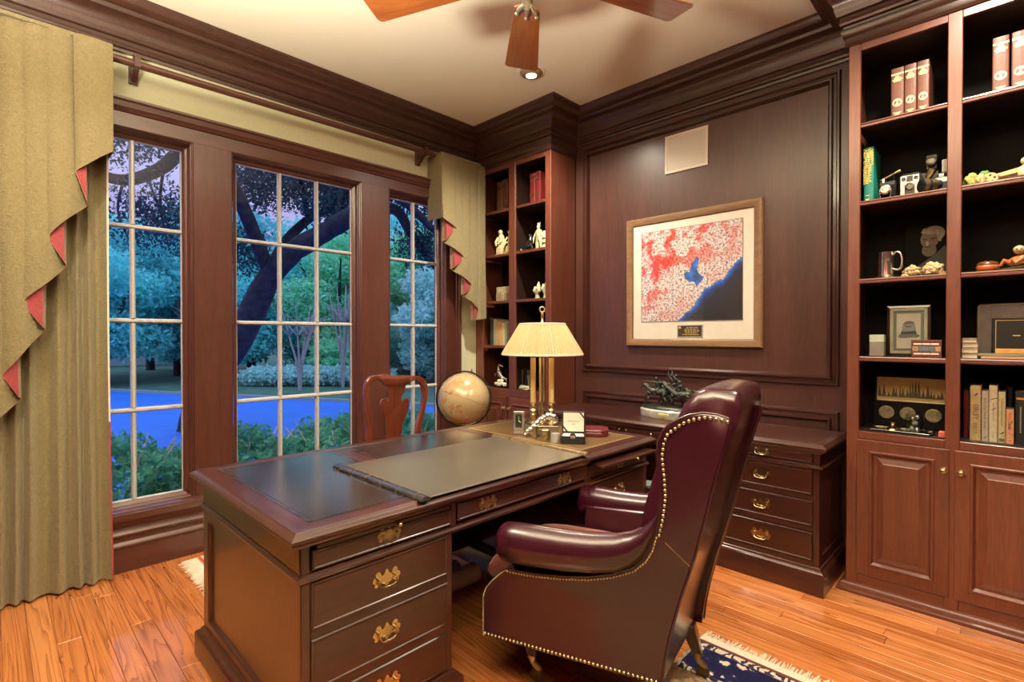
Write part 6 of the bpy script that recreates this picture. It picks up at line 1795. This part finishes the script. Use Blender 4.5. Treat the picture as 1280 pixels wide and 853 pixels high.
# the leaning live oak close to the house
oak = thing('oak_tree', 'big live oak with a dark leaning trunk close outside the windows', 'tree', (-10.54, 2.51, GZ0))
trunk = [(-10.54, 2.51, -.46), (-10.44, 2.62, .12), (-10.12, 2.79, .70), (-9.72, 3.06, 1.27), (-9.54, 3.24, 1.83), (-9.24, 3.40, 2.38), (-8.90, 3.60, 2.74), (-8.53, 3.83, 2.97), (-8.15, 4.07, 3.19), (-7.68, 4.25, 3.41), (-7.23, 4.42, 3.70), (-6.79, 4.58, 4.02), (-6.4, 4.7, 4.5)]
P = smooth_path(trunk, 4)
r5 = random.Random(4)
MB().tube(P, [(.27 - .17 * i / (len(P) - 1)) * r5.uniform(.92, 1.08) for i in range(len(P))], 14).build('trunk', BARK, oak, smooth=80)
limbs = [([(-9.40, 3.32, 2.1), (-9.41, 3.66, 2.92), (-9.47, 4.17, 3.51), (-9.48, 4.73, 3.91), (-9.29, 5.5, 4.91)], .17, .06), ([(-7.68, 4.25, 3.41), (-7.46, 4.76, 3.46), (-7.6, 5.17, 3.16), (-7.85, 5.77, 2.76), (-7.92, 6.25, 2.43)], .15, .09),
         ([(-7.23, 4.42, 3.70), (-7.1, 4.82, 3.46), (-7.12, 5.37, 3.12), (-7.2, 5.9, 3.0)], .11, .07), ([(-9.24, 3.40, 2.38), (-8.87, 2.8, 3.51), (-8.54, 2.29, 4.06), (-8.37, 1.9, 3.92), (-8.43, 1.69, 3.68), (-8.51, 1.48, 3.52), (-8.70, 1.28, 3.46), (-8.81, 1.04, 3.5), (-9.02, .69, 3.62), (-9.3, -.2, 3.9)], .17, .08),
         ([(-8.37, 1.9, 3.92), (-8.2, 1.75, 4.3), (-8.3, 1.5, 4.8)], .07, .03), ([(-8.43, 1.69, 3.68), (-8.5, 1.66, 3.2), (-8.6, 1.75, 2.7)], .035, .015), ([(-8.7, 1.28, 3.46), (-8.6, 1.2, 3.0), (-8.65, 1.35, 2.6)], .03, .012), ([(-8.81, 1.04, 3.5), (-8.7, 1.05, 4.1), (-8.8, 1.0, 4.6)], .04, .02),
         ([(-8.5, 1.5, 3.55), (-8.3, 1.62, 3.0), (-8.2, 1.70, 2.5)], .025, .01), ([(-9.47, 4.17, 3.51), (-9.2, 3.9, 4.2), (-9.0, 3.5, 4.7)], .07, .03), ([(-8.15, 4.07, 3.19), (-8.3, 4.3, 3.9), (-8.1, 4.7, 4.6)], .09, .04)]
for pts, ra, rb_ in limbs:
    P = smooth_path(pts, 4)
    MB().tube(P, [(ra + (rb_ - ra) * i / (len(P) - 1)) * .68 for i in range(len(P))], 10).build('limb', BARK, oak, smooth=80)
foliage('foliage', [((-8.5, 1.6, 3.0), (.7, .75, .55)), ((-8.6, 1.3, 4.2), (.8, .9, .6)), ((-8.9, .4, 3.3), (.8, .7, .7)), ((-8.3, 2.1, 2.6), (.4, .45, .35))], 11000, .030, LV['oak'], oak, .1)
foliage('foliage', [((-9.5, 3.3, 4.1), (1.0, .9, .6)), ((-9.3, 4.5, 4.3), (1.1, 1.0, .7)), ((-8.2, 4.9, 4.4), (1.1, 1.0, .6)), ((-8.6, 4.3, 3.6), (.7, .7, .4)), ((-7.4, 5.3, 3.9), (.9, .9, .5)), ((-7.6, 5.6, 3.0), (.7, .7, .5)), ((-10.0, 3.2, 2.9), (.6, .5, .5))], 26000, .038, LV['oak'], oak, .15)

# clipped and mounded planting
for k, (x, y, rx, ry, h) in enumerate([(-4.95, -.35, .60, .62, .93), (-4.90, .62, .58, .60, 1.00), (-5.0, 1.55, .60, .62, .94), (-4.95, 2.45, .58, .62, .93), (-4.90, 3.35, .56, .60, .90), (-4.95, 4.25, .58, .62, .95)]):
    g = thing('shrub', ['shrub at the far left of the dark hedge outside the windows', 'glossy green shrub outside the left window', 'glossy green shrub outside the left part of the middle window', 'glossy green shrub outside the right part of the middle window', 'glossy green shrub outside the narrow right window', 'glossy green shrub at the right end of the hedge outside'][k], 'shrub', (x, y, GZ0))
    br = MB()
    for q in range(9):
        a = 2 * PI * q / 9 + k
        br.tube([(x, y, GZ0), (x + rx * .4 * math.cos(a), y + ry * .4 * math.sin(a), GZ0 + h * .5), (x + rx * .75 * math.cos(a), y + ry * .75 * math.sin(a), GZ0 + h * .85)], [.022, .014, .006], 6)
    br.build('branches', PALE_BARK, g)
    foliage('foliage', [((x, y, GZ0 + h * .42), (rx, ry, h * .46))], 7000, .034, LV['hedge'], g, .72)
g = thing('hedge', 'long clipped pale green hedge beyond the blue driveway', 'hedge', (-17.6, 7.8, GZ0))
hb = [((-18.6 + .26 * q, 6.4 + .28 * q, GZ0 + .30), (.55, .55, .32)) for q in range(12)]
foliage('foliage', hb, 15000, .075, LV['pale'], g, .75)
g = thing('shrub', 'round green shrub standing behind the clipped hedge', 'shrub', (-17.9, 8.9, GZ0))
foliage('foliage', [((-17.9, 8.9, GZ0 + .7), (.9, .9, .8))], 5000, .10, LV['green'], g, .7)

# pale trunked crape myrtles
for k, (x, y, h, spread) in enumerate([(-15.93, 6.74, 2.7, .55), (-15.98, 8.2, 3.4, .5), (-22.5, 5.6, 3.6, .9)]):
    g = thing('crape_myrtle', ['pale many branched bare trunk tree in front of the clipped hedge', 'pale upright trunked tree to the right of the clipped hedge', 'pale branching tree beyond the driveway seen through the left window'][k], 'tree', (x, y, GZ0))
    rr = random.Random(k + 20); m = MB()
    for q in range(8):
        a = rr.uniform(0, 2 * PI); dx, dy = math.cos(a) * spread, math.sin(a) * spread
        p1 = (x + dx * .12, y + dy * .12, GZ0 + h * .3); p2 = (x + dx * .55, y + dy * .55, GZ0 + h * .62); p3 = (x + dx, y + dy, GZ0 + h)
        m.tube([(x, y, GZ0 - .05), p1, p2, p3], [.055, .04, .026, .009], 8)
        for w in range(9):
            b = rr.uniform(0, 2 * PI); L = rr.uniform(.3, .7)
            m.tube([p2, (p2[0] + math.cos(b) * L * .5, p2[1] + math.sin(b) * L * .5, p2[2] + L * .6), (p2[0] + math.cos(b) * L, p2[1] + math.sin(b) * L, p2[2] + L)], [.017, .010, .005], 6)
    m.build('trunk', PALE_BARK, g, smooth=80)

# trees beyond the driveway
bt = [(-22.5, 2.6, 5.0, 2.2, 'teal', 'left'), (-25.5, 5.6, 6.3, 2.6, 'blue', 'x'), (-21.5, 7.2, 5.8, 2.1, 'teal', 'x'), (-19.5, 9.8, 6.6, 2.2, 'green', 'x'), (-23.5, 11.0, 8.0, 2.8, 'teal', 'x'), (-17.2, 12.2, 6.4, 2.2, 'green', 'x'), (-20.8, 15.0, 7.6, 2.8, 'pale', 'x'), (-14.8, 11.4, 4.2, 1.6, 'pale', 'x'), (-13.6, 14.0, 6.8, 2.3, 'green', 'x'), (-30.0, 9.0, 9.0, 3.4, 'blue', 'x'), (-27.5, 15.5, 9.6, 3.6, 'teal', 'x'), (-16.5, 17.0, 8.6, 3.0, 'teal', 'x'), (-27.0, 2.2, 6.8, 2.6, 'teal', 'x'), (-11.6, 11.8, 5.2, 1.8, 'teal', 'x'), (-31.0, 5.6, 7.6, 2.8, 'teal', 'x')]
bl_ = ['teal leaved tree at the left beyond the driveway, nearest of that side', 'blue green tree behind the left window trees', 'teal tree behind the post between left and middle windows', 'green tree behind the pale trunked one in the middle window', 'tall teal tree at the back of the middle window view', 'green tree at the right of the middle window view', 'pale green tree far behind the narrow right window', 'low pale green tree behind the hedge seen in the right window', 'green tree in the narrow right window, right of the pale one', 'very tall blue green tree in the far background', 'very tall teal tree farthest behind the middle window', 'tall teal tree far behind the narrow right window', 'teal tree far behind the left window beside the house', 'teal tree at the right edge of the narrow right window', 'teal tree beside the far house']
for k, (x, y, h, r, c, _) in enumerate(bt):
    g = thing('tree', bl_[k], 'tree', (x, y, GZ0))
    rr = random.Random(k + 50)
    m = MB(); th = h * .42
    m.tube([(x, y, GZ0 - .05), (x + .1, y - .08, GZ0 + th * .5), (x - .05, y, GZ0 + th * 1.3)], [.20, .15, .10], 8)
    for q in range(4):
        a = rr.uniform(0, 2 * PI)
        m.tube([(x + .06, y - .05, GZ0 + th * rr.uniform(.4, .7)), (x + r * .35 * math.cos(a), y + r * .35 * math.sin(a), GZ0 + th * 1.1), (x + r * .7 * math.cos(a), y + r * .7 * math.sin(a), GZ0 + h * .7)], [.10, .07, .03], 7)
    m.build('trunk', BARK, g, smooth=80)
    lo = .04 if k in (2, 3, 4, 5, 6, 7, 8, 11, 13, 14) else .14
    bl2 = []
    for q in range(15):
        a = rr.uniform(0, 2 * PI); d = r * rr.uniform(.15, .75)
        zz = GZ0 + h * rr.uniform(lo + .10, .86)
        s = r * rr.uniform(.38, .58)
        bl2.append(((x + d * math.cos(a), y + d * math.sin(a), zz), (s, s, s * .75)))
    foliage('foliage', bl2, 26000, .075 + .003 * h, LV[c], g, .5)

hs = thing('house', 'pale house with a grey roof far across the driveway', 'house', (-37.5, 6.6, GZ0))
MB().box(-40, -36, 2.5, 11, GZ0, 2.3).build('wall', plain('far_house_wall', (.42, .50, .56), .8), hs)
MB().prism([(-41, 2.2), (-35.3, 2.2), (-38, 4.2)], lambda a, b, h: (a, h, b), 2.0, 11.5).build('roof', plain('far_house_roof', (.16, .19, .23), .8), hs)
for yy in (4.0, 5.8, 7.6, 9.4):
    w_ = MB().rings(FX(-35.999), yy - .45, yy + .45, .5, 1.8, [(0, 0), (0, .05), (.08, .05), (.08, .01)], cap=False).build('window', M['white'], hs)
    MB().box(-35.998, -35.985, yy - .37, yy + .37, .58, 1.72).build('pane', plain('far_pane', (.02, .03, .05), .1), w_)
